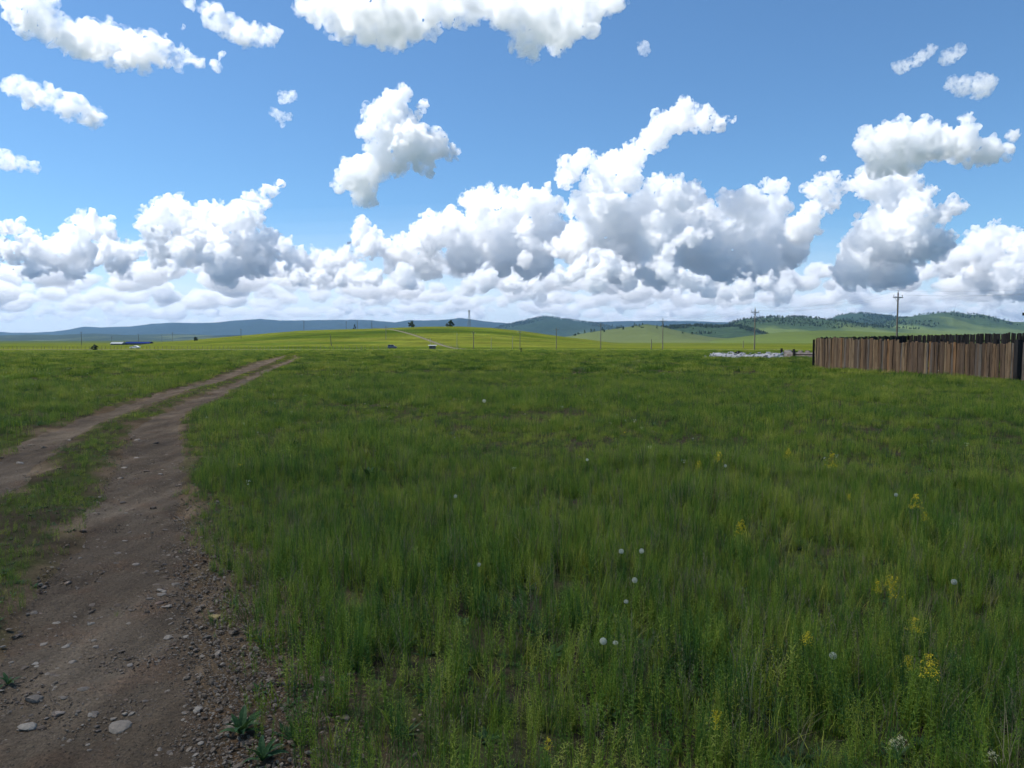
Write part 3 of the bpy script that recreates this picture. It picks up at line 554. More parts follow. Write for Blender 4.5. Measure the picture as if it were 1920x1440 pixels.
# ------------------------------------------------------------------ roadside fence posts
f = empty('roadside_fence', at(300, 372)); tag(f, 'long line of thin posts with wire along the road below the hill', 'fence')
PMESH = MB().tube((0, 0, -.2), (0, 0, 1.55), .085, .07, 6).mesh('post', M_POLE); RF = random.Random(3); b = MB(); prev = None; base = f.location
for px in np.arange(-120, 724, 7.6):
    px += RF.uniform(-1.5, 1.5); x, y, z = at(px, 374); p = link('post', PMESH, f, Vector((x, y, z)) - base); p.rotation_euler = (RF.uniform(-.06, .06), RF.uniform(-.06, .06), 0); p.scale[2] = RF.uniform(.85, 1.1)
    if prev:
        for hgt in (.6, 1.3): b.tube(prev - base + Vector((0, 0, hgt)), Vector((x, y, z + hgt)) - base, .012, .012, 4, False)
    prev = Vector((x, y, z))
b.obj('wire', M_WIRE, f)
f = empty('hill_road_fence', at(760, 520)); tag(f, 'row of posts beside the pale road climbing the hill', 'fence'); base = f.location
for t in np.linspace(0, 1, 40):
    px = np.interp(t, [0, 1], [850, 690]) + 9; d = np.interp(t, [0, 1], [385, 730]); x, y, z = at(px, d); p = link('post', PMESH, f, Vector((x, y, z)) - base); p.scale = (1.2, 1.2, RF.uniform(.9, 1.3))

# ------------------------------------------------------------------ plank fences at the right
def board_mesh(seed, w=.16, t=.026):                 # rough slab, waney edges, unit height, ragged top
    R = random.Random(seed); b = MB(); zs = [0, .25, .5, .75, 1]; V = []
    for z in zs:
        l = -w / 2 + R.uniform(-.01, .012); r = w / 2 + R.uniform(-.012, .01); c = R.uniform(-.004, .004)
        V += [(l, -t / 2 + c, z), (r, -t / 2 + c, z), (r - .008, t / 2 + c, z), (l + .008, t / 2 + c, z)]
    V[16:20] = [(x, y, z + (R.uniform(-.02, .01) if i in (0, 3) else R.uniform(-.012, .012))) for i, (x, y, z) in enumerate(V[16:20])]
    Fc = [(4*k + i, 4*k + (i+1) % 4, 4*k + 4 + (i+1) % 4, 4*k + 4 + i) for k in range(4) for i in range(4)] + [(3, 2, 1, 0), (16, 17, 18, 19)]
    return b.add(V, Fc)
BM = [board_mesh(i).mesh('board', M_BOARD) for i in range(7)]; BO = [board_mesh(20 + i, .17).mesh('board', M_OLD) for i in range(5)]
def plank_fence(name, A, B, h, meshes, step, label, wmin, wmax, gap, mat, rails=(.35, 1.2), skip=None):
    A = Vector(A); B = Vector(B); L = (B - A).length; t = (B - A).normalized(); ang = math.atan2(t.y, t.x); R = random.Random(name + str(L))
    o = empty(name, (A.x, A.y, gz(A.x, A.y)), ang); tag(o, label, 'fence'); s = 0.0; z0 = o.location.z
    while s < L:
        w = R.uniform(wmin, wmax) * .84; c = A + t * (s + w / 2)
        if not (skip and skip[0] < s < skip[1]):
            k = link('board', R.choice(meshes), o, (s + w / 2, R.choice((-.026, -.002, .004)) + R.uniform(-.006, .006), gz(c.x, c.y) - z0 - .05)); k.scale = (w / .16, 1, h(s / L) + .05 + R.gauss(0, .03)); k.rotation_euler = (R.uniform(-.012, .012), R.gauss(0, .014), R.uniform(-.05, .05) + (math.pi if R.random() < .5 else 0))
        s += w * R.uniform(.93, 1.0) + (gap if R.random() < .16 else 0)
    for zr in rails:
        n = max(1, int(L / 3))
        for q in range(n): a, c = L * q / n, L * (q + 1) / n - .01; MB().box(a, c, .03, .08, -.05, .05).obj('rail', mat, o, loc=(0, 0, zr * h((q + .5) / n) / 1.6 + R.uniform(-.01, .01)))
    for q in range(int(L / 3) + 1): MB().tube((0, 0, -.3), (0, 0, h(0) - .08), .07, .06, 8).obj('post', mat, o, loc=(min(L - .1, q * 3.0 + .1), .16, 0))
    return o
def fxy(px, d): return ((px - 960) / F * d, d)
plank_fence('plank_fence', fxy(1529, 42), fxy(1900, 29.2), lambda t: 1.73 - .28 * t if t < .5 else 1.52 - .13 * (t - .5), BM, .15, 'long brown plank fence of upright rough boards at the right', .11, .19, .012, M_OLD)
plank_fence('plank_fence', fxy(1918, 28.6), fxy(2350, 19.5), lambda t: 1.5, BM, .15, 'plank fence panel running on past the dark gap out of the picture', .11, .19, .012, M_OLD)
plank_fence('plank_fence', fxy(1529, 42.3), fxy(1700, 56), lambda t: 1.74 + .2 * t, BO, .17, 'dark old side fence running back from the left end of the plank fence', .12, .2, .03, M_OLD)
plank_fence('plank_fence', fxy(1700, 56), fxy(2150, 40), lambda t: 1.96 + .16 * t, BO, .17, 'dark blackened board fence seen above the brown planks', .12, .2, .03, M_OLD, rails=(.4, 1.25))
MB().box(-.11, .11, -.11, .11, -.3, 1.62).obj('gate_post', M_OLD, loc=(*fxy(1909, 28.9), gz(*fxy(1909, 28.9)))); tag(bpy.data.objects['gate_post'], 'square black gate post at the right end of the plank fence', 'post')
def shed():
    x, y = fxy(2045, 40); o = empty('wooden_shed', (x, y, gz(x, y) - .3), .1); tag(o, 'dark shed whose roof corner shows at the right edge', 'shed')
    for k in range(26): q = link('board', BO[k % 5], o, (-1.95 + k * .156, -1.6, -.05)); q.scale = (1, 1, 2.75)
    for k in range(20): q = link('board', BO[k % 5], o, (-2.05, -1.5 + k * .16, -.05)); q.scale = (1, 1, 2.75); q.rotation_euler[2] = 1.57
    MB().box(-1.95, 2.1, -1.5, 1.6, 0, 2.6).obj('wall', M_OLD, o)
    r = MB().add([(-2.45,-2.0,2.86),(2.5,-2.0,2.86),(2.5,2,3.3),(-2.45,2,3.3),(-2.45,-2.0,3.02),(2.5,-2.0,3.02),(2.5,2,3.46),(-2.45,2,3.46)], [(3,2,1,0),(4,5,6,7),(0,1,5,4),(1,2,6,5),(2,3,7,6),(3,0,4,7)]).obj('roof', M_OLD, o)
shed()

# ------------------------------------------------------------------ white rubble, brick wall, leaning plank, stake
M_RUB = mat_stone('white rubble', [(0, (.32, .31, .31)), (.5, (.46, .45, .45)), (.8, (.40, .37, .35)), (1, (.54, .53, .52))])
M_BRICK = mat_stone('pinkish block', [(0, (.34, .25, .21)), (.5, (.42, .33, .28)), (1, (.48, .41, .35))])
def stone_mesh(seed, mat, flat=.55, n=2):
    R = np.random.default_rng(seed); v, f = ico(n); v = v.copy()
    for k in range(9):
        d = R.normal(size=3); d /= np.linalg.norm(d); c = R.uniform(.55, .9); t = v @ d; v = v - np.clip(t - c, 0, None)[:, None] * d
    v = v * (1, R.uniform(.65, .95), flat * R.uniform(.7, 1.1)); me = bpy.data.meshes.new('stone'); me.from_pydata(v.tolist(), [], f.tolist()); me.materials.append(mat); return me
RS = [stone_mesh(i, M_RUB, .7) for i in range(5)]
def rubble():
    x0, y0 = fxy(1392, 69); o = empty('rubble_heap', (x0, y0, gz(x0, y0))); tag(o, 'long low heap of white broken rubble in the meadow', 'rubble'); R = random.Random(9); c = o.location
    V = []; pxs = np.linspace(1318, 1470, 60)
    for t in np.linspace(0, 1, 9):
        for px in pxs:
            d = 67 + 3.4 * t; x = (px - 960) / F * d; e = min(1, (px - 1316) / 24) * min(1, (1474 - px) / 10)
            V.append((x - c.x, d - c.y, gz(x, d) - c.z - .05 + (.5 * math.sin(math.pi * min(1, t * 1.2)) ** .6 * e * (.75 + .6 * float(fbm(x * 1.3, d * 1.3, 3))) if t < .83 else 0)))
    mesh_obj('bank', V, [(60*i + j, 60*i + j + 1, 60*i + j + 61, 60*i + j + 60) for i in range(8) for j in range(59)], M_RUB, o, True)
    for k in range(170):
        px = R.uniform(1320, 1468); d = R.uniform(66.8, 69.2); x = (px - 960) / F * d; e = min(1, (px - 1312) / 30); q = link('stone', R.choice(RS), o, (x - c.x, d - c.y, gz(x, d) - c.z + e * R.uniform(.04, .5) * min(1, (d - 66.4) / 1.2))); s = R.uniform(.05, .14); q.scale = (s, s, s); q.rotation_euler = (R.uniform(-.5, .5), R.uniform(-.5, .5), R.uniform(0, 6))
rubble()
def brick_wall():
    A = Vector(fxy(1467, 68)); B = Vector(fxy(1545, 64)); t = (B - A).normalized(); L = (B - A).length; o = empty('block_wall', (A.x, A.y, gz(A.x, A.y)), math.atan2(t.y, t.x)); tag(o, 'low broken wall of pinkish blocks between the rubble and the plank fence', 'wall'); R = random.Random(2)
    me = MB().box(-.19, .19, -.09, .09, 0, .15).mesh('block', M_BRICK)
    for row in range(4):
        s = .2 * (row % 2)
        while s < L:
            if not (row == 3 and R.random() < .35): q = link('block', me, o, (s + .2, R.uniform(-.015, .015), row * .165 + .02)); q.rotation_euler[2] = R.uniform(-.03, .03)
            s += .4
    for px, h in ((.05, .85), (1.45, .8)): MB().box(-.07, .07, -.07, .07, -.2, h).obj('post', M_OLD, o, loc=(px, -.2, 0))
    MB().box(1.5, L, -.22, -.17, .28, .36).obj('rail', M_OLD, o)
brick_wall()
x, y = fxy(1459, 65.5); tag(MB().box(-.07, .07, -.02, .02, 0, .85).obj('leaning_plank', plain('white painted plank', (.62, .62, .6), .6, .1), loc=(x - .3, y, gz(x, y))), 'white plank leaning against the left end of the block wall', 'plank').rotation_euler = (.15, .95, 0)
x, y, z = at(977, 92); tag(MB().tube((0, 0, -.1), (.02, 0, .62), .06, .05, 7).tube((-.1, 0, .5), (.12, 0, .53), .03, .03, 5).obj('stake', M_OLD, loc=(x, y, z)), 'short dark stake standing alone in the middle of the meadow', 'stake')

# ------------------------------------------------------------------ cars, roofs, kiosk, bird
M_GLASS = plain('dark glass', (.02, .025, .03), .08, .05, 1, 0, .6); M_CARW = plain('white car paint', (.78, .78, .77), .25, .04, 1, 0, .5); M_CARB = plain('blue grey paint', (.09, .11, .17), .35, .1, 1, 0, .5); M_RED = plain('tail lamp', (.25, .01, .01), .3, .05); M_LAMP = plain('head lamp', (.6, .6, .58), .2, .05); M_RIM = plain('wheel rim', (.35, .36, .37), .35, .1, 3, .7)
def car(name, loc, rz, prof, roofline, L, Wd, paint, label, wheels):
    o = empty(name, loc, rz); tag(o, label, 'car' if name != 'van' else 'van'); n = len(prof)
    def ext(p, w, nar=0): 
        V = []; 
        for s in (-1, 1): V += [(x, s * (w - nar * max(0, z - .85)), z) for x, z in p]
        k = len(p); return V, [(i, (i + 1) % k, k + (i + 1) % k, k + i) for i in range(k)] + [tuple(range(k - 1, -1, -1)), tuple(range(k, 2 * k))]
    body = MB().add(*ext(prof, Wd / 2)).obj('body', paint, o); md = body.modifiers.new('bevel', 'BEVEL'); md.width = .06; md.segments = 2
    cab = MB().add(*ext(roofline, Wd / 2 - .04, .32)).obj('cabin', paint, o); md = cab.modifiers.new('bevel', 'BEVEL'); md.width = .05; md.segments = 2
    xs = [p[0] for p in roofline]; zb = roofline[0][1]; zt = max(p[1] for p in roofline); top = [p[0] for p in roofline if p[1] > zt - .08]
    for s in (-1, 1):
        for k, (fa, fb) in enumerate(((.04, .48), (.53, .95))):
            def lx(f, z): q = (z - zb) / (zt - zb); a = min(xs) + (min(top) - min(xs)) * q; c = max(xs) + (max(top) - max(xs)) * q; return a + (c - a) * f
            za, zc = zb + .10, zt - .10; yy = lambda z: s * (Wd / 2 - .04 - .32 * max(0, z - .85) + .012)
            MB().add([(lx(fa, za), yy(za), za), (lx(fb, za), yy(za), za), (lx(fb, zc), yy(zc), zc), (lx(fa, zc), yy(zc), zc)], [(0, 1, 2, 3)]).obj('side_window', M_GLASS, o)
    for nm, xb, xt in (('rear_window', min(xs), min(top)), ('windscreen', max(xs), max(top))):
        sg = -1 if nm == 'rear_window' else 1; e = .02 * sg; za, zc = zb + .08, zt - .1; fx = lambda z: xb + (xt - xb) * (z - zb) / (zt - zb) + e; w = Wd / 2 - .2
        MB().add([(fx(za), -w, za + .02), (fx(za), w, za + .02), (fx(zc), w - .1, zc + .02), (fx(zc), -w + .1, zc + .02)], [(0, 1, 2, 3)]).obj(nm, M_GLASS, o)
    ty = MB().tube((0, -.1, 0), (0, .1, 0), .32, .32, 18).mesh('wheel', M_DARK); rm = MB().tube((0, -.105, 0), (0, .105, 0), .19, .19, 12).mesh('rim', M_RIM)
    for wx in wheels:
        for s in (-1, 1): q = link('wheel', ty, o, (wx, s * (Wd / 2 - .1), .32)); link('rim', rm, q)
    for s in (-1, 1):
        MB().box(-.03, .03, -.16, .16, -.06, .06).obj('headlight', M_LAMP, o, loc=(L / 2 - .0, s * (Wd / 2 - .25), .62)); MB().box(-.03, .03, -.14, .14, -.07, .07).obj('tail_light', M_RED, o, loc=(-L / 2, s * (Wd / 2 - .22), .72))
    return o
SED = [(-2.2,.35),(-2.25,.75),(-2.1,.92),(2.0,.86),(2.2,.7),(2.22,.35),(1.8,.26),(-1.8,.26)]; SEDR = [(-1.75,.88),(-1.0,1.38),(-.2,1.46),(.35,1.42),(1.15,.88)]
x, y, z = at(254, 349); car('sedan_car', (x, y, z + .42), math.pi + .05, SED, SEDR, 4.45, 1.75, M_CARW, 'white sedan driving on the road at the left, small in the distance', (-1.35, 1.35))
VAN = [(-2.1,.38),(-2.15,1.0),(1.5,1.0),(2.1,.9),(2.15,.38),(1.8,.3),(-1.8,.3)]; VANR = [(-2.1,.98),(-2.0,1.78),(-.8,1.84),(.4,1.78),(1.2,.98)]
x, y, z = at(736, 343); car('van', (x, y, z + .42), .04, VAN, VANR, 4.3, 1.7, M_CARB, 'small blue grey van on the road below the hill', (-1.3, 1.3))
M_BLUE = plain('blue sheet metal', (.012, .022, .10), .95, .15, .3, 0, 0); M_GREY = plain('pale sheet metal', (.22, .24, .26), .95, .1, .3, 0, 0); M_CLAD = plain('dull cladding', (.10, .105, .11), .9, .15, .5, 0, 0)
def barn(name, px, d, L, Wd, h, rh, roofm, label, dark_door=True):
    x, y, z = at(px, d); o = empty(name, (x, y, z - .2), .08); tag(o, label, 'shed'); MB().box(-L/2, L/2, -Wd/2, Wd/2, 0, h).obj('wall', M_CLAD, o); e = .5
    MB().add([(-L/2-e,-Wd/2-e,h-.1),(L/2+e,-Wd/2-e,h-.1),(L/2+e,Wd/2+e,h-.1),(-L/2-e,Wd/2+e,h-.1),(-L/2-e,0,h+rh),(L/2+e,0,h+rh)], [(0,1,5,4),(2,3,4,5),(3,0,4),(1,2,5),(3,2,1,0)]).obj('roof', roofm, o)
    n = max(2, int(L / 5))
    for k in range(n): MB().box(-.7, .7, -Wd/2 - .03, -Wd/2 + .05, 1.0, min(h - .4, 1.9)).obj('window' if k else 'door', M_GLASS, o, loc=(-L/2 + L * (k + .5) / n, 0, 0))
barn('blue_roofed_shed', 262, 700, 22, 10, 1.7, 1.5, M_BLUE, 'long low shed with a dark blue roof, far left in the valley')
barn('low_shed', 222, 690, 10, 7, 1.4, 1.5, M_GREY, 'small low shed with a pale grey roof left of the blue roofed one')
barn('roadside_kiosk', 811, 368, 3.2, 2.2, 1.9, .35, M_GREY, 'small white roadside kiosk at the foot of the hill road')
def bird():
    d = 180; p = px_ray(25, 505) * d; o = empty('bird', (p.x, p.y, p.z + CAMH), .4); tag(o, 'dark bird flying low in the sky at the left edge', 'bird'); v, f = ico(2); mesh_obj('body', v * (.22, .075, .07), f.tolist(), M_DARK, o, True)
    for s in (-1, 1): MB().add([(.08,0,.02),(-.1,0,.02),(-.06,s*.3,.14),(.07,s*.3,.15),(-.12,s*.62,.06)], [(0,1,2,3),(3,2,4),(3,2,1,0),(4,2,3)]).obj('wing', M_DARK, o)
bird()

# ------------------------------------------------------------------ stones and gravel on the track
SM = [stone_mesh(100 + i, M_STONE, .5) for i in range(8)]
M_GRIT = mat_stone('track gravel', [(0, (.08, .058, .04)), (.3, (.155, .115, .08)), (.6, (.215, .168, .12)), (.85, (.32, .26, .195)), (1, (.165, .11, .08))])
SMALL = [stone_mesh(200 + i, M_GRIT, .6, 1) for i in range(8)]
def put_stone(px, py, wpx, me, parent=None, name='stone', sink=.25):
    x, y = flat_xy(px, py); z = gz(x, y); d = math.hypot(x, y); s = wpx / 2 / F * d
    o = link(name, me, parent, (x, y, z + .012 + s * .07)); o.scale = (s, s, s * .8); o.rotation_euler = (RNG.uniform(-.25, .25), RNG.uniform(-.25, .25), RNG.uniform(-.5, .5)); return o
big = [(65,1304,37,'pale oval stone lying on the track at the lower left'), (157,1290,26,'grey pale stone right of the pale oval one on the track'), (55,1350,34,'tan stone below the pale oval one on the track'), (110,1330,20,'small tilted grey stone between the two lower left stones'), (228,1357,44,'wide flat tan stone pressed into the track'), (370,1325,20,'rounded grey stone in the gravel at the right side of the track'), (145,1432,28,'tan round stone at the bottom edge of the track'), (179,1203,13,'white upright stone in the middle of the track'), (220,1033,20,'flat white stone in the middle of the track further up'), (254,1053,14,'blocky pale stone right of the flat white one')]
for i, (px, py, w, lab) in enumerate(big): tag(put_stone(px, py, w, SM[i % 8]), lab, 'stone', 'larger stones on the dirt track')
tag(put_stone(402, 1160, 30, stone_mesh(77, M_YSTONE, .35), name='yellow_stone'), 'flat yellowish stone at the grass edge right of the track', 'stone')
R = random.Random(12); k = 0
while k < 280:                                       # smaller stones set in the lane: pieces of the track
    py = R.uniform(800, 1440); px = R.uniform(0, 470); x, y = flat_xy(px, py)
    if float(track_in(np.array(x), np.array(y))) < .03: continue
    put_stone(px, py, R.choice([6, 7, 8, 9, 10, 12, 14, 17]) * (1 if py > 950 else .75), R.choice(SM), TRACK); k += 1
def gravel():
    G = np.random.default_rng(4); P = []
    n = 150000; y = 1.5 + 11 * G.random(n) ** 1.6; x = G.uniform(-8, .6, n); t = track_in(x, y)
    sh = x - ex(E_RR, y); pr = np.where(t > 0, .62 + .5 * np.exp(-np.abs(sh) / .22), 0) ; pr = np.where((sh > -.05) & (sh < .55), np.maximum(pr, .85 * np.exp(-np.clip(sh, 0, 9) / .3)) * np.clip((6.5 - y) / 3.5, .12, 1), pr)
    pr = pr * np.clip(.75 + 1.3 * fbm(x * 2, y * 2, 3), .1, 1.3)
    keep = G.random(n) < pr; x, y = x[keep], y[keep]
    n2 = 13000; y2 = 1.7 + 5.6 * G.random(n2) ** 1.25; o2 = G.normal(.02, .26, n2) + .22 * np.clip((5 - y2) / 3, 0, 1) * G.random(n2); x2 = ex(E_RR, y2) + o2; k2 = G.random(n2) < np.clip(.8 + 1.2 * fbm(x2 * 2.3, y2 * 2.3, 3), .15, 1) * np.clip((7.6 - y2) / 3, .1, 1); x = np.append(x, x2[k2]); y = np.append(y, y2[k2]); s = .0040 * np.exp(G.normal(0, .6, len(x))) + .0016; z = ground_z(x, y) + .012
    P = np.stack([x, y, z], 1); rot = G.uniform(-.6, .6, P.shape); rot[:, 2] = G.uniform(0, 6.28, len(x))
    return scatter('gravel', P, rot, np.stack([s, s, s], 1), G.integers(0, 8, len(x)), SMALL)
gravel()

# ------------------------------------------------------------------ meadow plants
def blade(b, x, y, h, w, a, bend, seg=3, z0=0.0):
    ca, sa = math.cos(a), math.sin(a); V = []
    for i in range(seg):
        t = i / seg; o = bend * t * t * h; ww = w * (1 - .55 * t) / 2; z = z0 + h * t * (1 - .12 * bend * t)
        V += [(x + ca * o - sa * ww, y + sa * o + ca * ww, z), (x + ca * o + sa * ww, y + sa * o - ca * ww, z)]
    o = bend * h; V.append((x + ca * o, y + sa * o, z0 + h * (1 - .12 * bend)))
    Fc = [(2*i, 2*i + 1, 2*i + 3, 2*i + 2) for i in range(seg - 1)] + [(2*seg - 2, 2*seg - 1, 2*seg)]
    b.add(V, Fc)
def leaf(b, p, d, l, w, fold=.2):
    p = Vector(p); d = Vector(d).normalized(); s = d.cross(Vector((0, 0, 1))); s = s.normalized() if s.length > .01 else Vector((1, 0, 0)); up = s.cross(d)
    b.add([p, p + d * l * .5 + s * w / 2 - up * w * fold, p + d * l - up * l * .06, p + d * l * .5 - s * w / 2 - up * w * fold, p + d * l * .5], [(0, 1, 4), (1, 2, 4), (2, 3, 4), (3, 0, 4)])
def tuft(seed, n, rad, h0, h1, w, seg=3, mat=None):
    R = random.Random(seed); b = MB()
    for i in range(n): r = rad * math.sqrt(R.random()); a = R.uniform(0, 6.28); blade(b, r * math.cos(a), r * math.sin(a), R.uniform(h0, h1), w * R.uniform(.7, 1.25), R.uniform(0, 6.28), abs(R.gauss(.32, .42)), seg)
    return b.mesh('tuft', mat or M_GRASS)
def weed(seed, stems, h0, h1, nl, ll, lw, rad=.05, mat=None, up=.5):
    R = random.Random(seed); b = MB()
    for q in range(stems):
        r = rad * math.sqrt(R.random()); a = R.uniform(0, 6.28); x, y = r * math.cos(a), r * math.sin(a); h = R.uniform(h0, h1); la = R.uniform(0, 6.28); ln = R.uniform(0, .18) * h
        blade(b, x, y, h, .0035, la, ln / h, 3); blade(b, x, y, h, .0035, la + 1.57, .02, 3)
        for i in range(nl):
            t = .15 + .85 * (i + R.random()) / nl; az = i * 2.4 + R.uniform(-.5, .5); k = (1.15 - .6 * t) * R.uniform(.7, 1.2)
            leaf(b, (x + math.cos(la) * ln * t * t, y + math.sin(la) * ln * t * t, h * t * .97), (math.cos(az), math.sin(az), up * R.uniform(.6, 1.4)), ll * k, lw * k)
    return b.mesh('weed', mat or M_WEED)
def panicle(seed):                                   # grass stem with a loose seed head
    R = random.Random(seed); b = MB()
    for q in range(3):
        x, y = R.uniform(-.04, .04), R.uniform(-.04, .04); h = R.uniform(.26, .4); a = R.uniform(0, 6.28); blade(b, x, y, h, .0025, a, .12, 4); blade(b, x, y, h, .0025, a + 1.57, .02, 3)
        for i in range(16): t = .68 + .32 * i / 16; az = R.uniform(0, 6.28); leaf(b, (x + math.cos(a) * .12 * h * t * t, y + math.sin(a) * .12 * h * t * t, h * t * .985), (math.cos(az), math.sin(az), 1.3), .022 * (1.3 - t), .0045)
    return b.mesh('panicle', M_DRY)
def broad(seed, n, l, w, mat=None):
    R = random.Random(seed); b = MB()
    for i in range(n): az = i * 2.4; leaf(b, (0, 0, .005), (math.cos(az), math.sin(az), R.uniform(.25, 1.3)), l * R.uniform(.6, 1.15), w * R.uniform(.8, 1.2))
    return b.mesh('herb', mat or M_HERB)
def flower_scrap(seed, mat, h):
    R = random.Random(seed); b = MB()
    for i in range(7): leaf(b, (R.uniform(-.02, .02), R.uniform(-.02, .02), h + R.uniform(-.02, .02)), (R.gauss(0, 1), R.gauss(0, 1), .6), .016, .012)
    return b.mesh('flower', mat)
NEAR = [tuft(1, 14, .05, .09, .22, .0042), tuft(2, 11, .05, .12, .28, .0036), tuft(3, 17, .06, .05, .15, .0048), weed(4, 4, .16, .30, 30, .028, .0048), weed(5, 5, .18, .33, 34, .023, .004), weed(6, 3, .14, .26, 24, .032, .0068), broad(7, 9, .11, .026), panicle(8), weed(9, 4, .12, .22, 26, .020, .005), tuft(10, 9, .05, .14, .30, .003, 3, M_DRY)]
PNEAR = np.array([.11, .07, .12, .18, .17, .11, .05, .06, .09, .04])
MID = [tuft(21, 34, .16, .08, .22, .007), tuft(22, 26, .16, .12, .28, .006), weed(23, 11, .14, .29, 16, .036, .010, .15), weed(24, 12, .16, .30, 14, .032, .009, .15), tuft(25, 26, .16, .07, .2, .008), panicle(26), broad(27, 12, .15, .03), tuft(28, 16, .14, .14, .30, .004, 3, M_DRY)]
PMID = np.array([.15, .10, .27, .24, .10, .08, .03, .03])
FARB = [tuft(31, 130, .55, .12, .28, .016, 2), tuft(32, 130, .55, .14, .30, .015, 2), weed(33, 40, .16, .29, 7, .06, .022, .5), tuft(34, 110, .55, .08, .22, .018, 2), tuft(35, 45, .5, .14, .30, .010, 2, M_DRY)]
PFAR = np.array([.30, .26, .22, .14, .08])
G = np.random.default_rng(5)
def sector(n, r0, r1, half=.74, pw=.5):
    a = G.uniform(-half, half, n); r = np.sqrt(r0 * r0 + (r1 * r1 - r0 * r0) * G.random(n)); return r * np.sin(a), r * np.cos(a), r
def meadow(name, n, r0, r1, meshes, p, smin, smax, margin, thin=0.0):
    x, y, r = sector(n, r0, r1); t = track_in(x, y)
    dens = np.clip(.80 + .9 * fbm(x * .9, y * .9, 3) + .5 * fbm(x * 3.1, y * 3.1, 2), .0, 1)
    # the lower centre and the shoulder of the track are thinly grown
    sh = x - ex(E_RR, y); dens = np.where((y < 6.5) & (sh < 1.1) & (sh > 0), dens * np.clip(.28 + sh * .65 + (y - 2.5) * .16, .1, 1), dens)
    dens = np.where(y < 4.2, dens * np.clip(.62 + (y - 2.6) * .22 + .12 * np.abs(x), .5, 1), dens)
    keep = (t < -margin + .30 * fbm(x * 2.7 + 8, y * 2.7, 3)) & (G.random(n) < dens)
    x, y, r, t = x[keep], y[keep], r[keep], t[keep]; m = len(x)
    mid = (x < ex(E_RL, y)) & (x > ex(E_LR, y))
    s = G.uniform(smin, smax, m) * (1 + .75 * fbm(x * .45 + 9, y * .45, 3) + .35 * fbm(x * 2.1, y * 2.1, 2)); s = s * np.where(mid, .48 + .1 * G.random(m), 1) * np.clip(.55 + (-t - margin) * 1.1, .5, 1)
    P = np.stack([x, y, ground_z(x, y) - .008], 1); rot = np.stack([G.normal(0, .10, m), G.normal(0, .10, m), G.uniform(0, 6.28, m)], 1)
    w = s * (1 if r1 < 20 else 1)
    return scatter(name, P, rot, np.stack([w, w, s], 1), G.choice(len(meshes), m, p=p / p.sum()), meshes)
meadow('meadow_grass', 33000, 1.6, 9.5, NEAR, PNEAR, .46, .80, .04)
meadow('meadow_grass', 54000, 9.0, 34, MID, PMID, .50, .82, .08)
meadow('meadow_grass', 52000, 32, 150, FARB, PFAR, .6, .95, .3)
# low ground cover between the taller plants
def cover():
    n = 26000; x, y, r = sector(n, 1.6, 13, .76); t = track_in(x, y); k = (t < .04 + .3 * fbm(x * 2.1, y * 2.1, 3)) & (G.random(n) < np.clip(.55 + 1.1 * fbm(x * 1.4, y * 1.4, 3), .05, 1)); sh = x - ex(E_RR, y)
    k &= ~((sh > -.1) & (sh < .7) & (y < 6) & (G.random(n) < .8)); x, y = x[k], y[k]; m = len(x); s = G.uniform(.22, .5, m)
    scatter('ground_cover', np.stack([x, y, ground_z(x, y) - .004], 1), np.stack([G.normal(0, .15, m), G.normal(0, .15, m), G.uniform(0, 6.28, m)], 1), np.stack([s, s, s * .8], 1), G.choice(4, m), [NEAR[2], NEAR[6], NEAR[8], NEAR[5]])
cover()
# sparse low growth inside the lanes and on the median
def lane_growth():
    n = 5200; x, y, r = sector(n, 2, 26, .78); t = track_in(x, y); k = (t > -.1) & (fbm(x * 1.1 + 4, y * 1.1, 3) > .16) & (G.random(n) < np.clip(.9 - t * 2.2, .05, 1)); x, y = x[k], y[k]; m = len(x); s = G.uniform(.18, .42, m)
    scatter('track_weeds', np.stack([x, y, ground_z(x, y)], 1), np.stack([G.normal(0, .1, m), G.normal(0, .1, m), G.uniform(0, 6.28, m)], 1), np.stack([s, s, s], 1), G.choice(3, m), [NEAR[2], NEAR[6], NEAR[8]])
lane_growth()
# pin-sized white and yellow blossoms through the far meadow
x, y, r = sector(5200, 3.2, 95); k = (track_in(x, y) < -.4) & (G.random(5200) < np.clip(r / 14, .35, 1)) & (fbm(x * .12, y * .12, 2) > -.1); x, y = x[k], y[k]; m = len(x); s = G.uniform(.7, 1.2, m); sw = s * G.uniform(.45, 1.0, m)
scatter('meadow_blossoms', np.stack([x, y, ground_z(x, y)], 1), np.stack([0*s, 0*s, s * 9], 1), np.stack([sw, sw, s], 1), G.choice(4, m, p=[.36, .10, .20, .34]), [flower_scrap(1, M_WHITE, .22), flower_scrap(2, M_YEL, .22), flower_scrap(3, M_CREAM, .22), flower_scrap(4, M_DRY, .23)])

def top_at(px, py, h):                               # foot of a plant whose top shows at a pixel
    x, y = flat_xy(px, py, h); return x, y, gz(x, y)
def clock_mesh():
    R = random.Random(6); b = MB(); n = 110
    for i in range(n):
        z = 1 - 2 * (i + .5) / n; a = i * 2.39996; q = math.sqrt(1 - z * z); d = Vector((q * math.cos(a), q * math.sin(a), z)); s = d.orthogonal().normalized() * .00045
        b.add([d * .004 - s, d * .004 + s, d * .017], [(0, 1, 2)]); e = d.orthogonal().normalized(); g = d.cross(e)
        for k in range(5): c = math.cos(k * 1.257); w = math.sin(k * 1.257); t = (e * c + g * w); u = (e * -w + g * c) * .0009; b.add([d * .0155 - u, d * .0155 + u, d * .0195 + t * .0055], [(0, 1, 2)])
    v, f = ico(1); b.add((v * .0045).tolist(), f.tolist()); return b.mesh('seed_head', M_WHITE)
CLK = clock_mesh(); STEM = MB().tube((0, 0, 0), (.004, 0, .5), .0022, .0018, 5).tube((.004, 0, .5), (0, 0, 1), .0018, .0016, 5).mesh('stem', M_WEED)
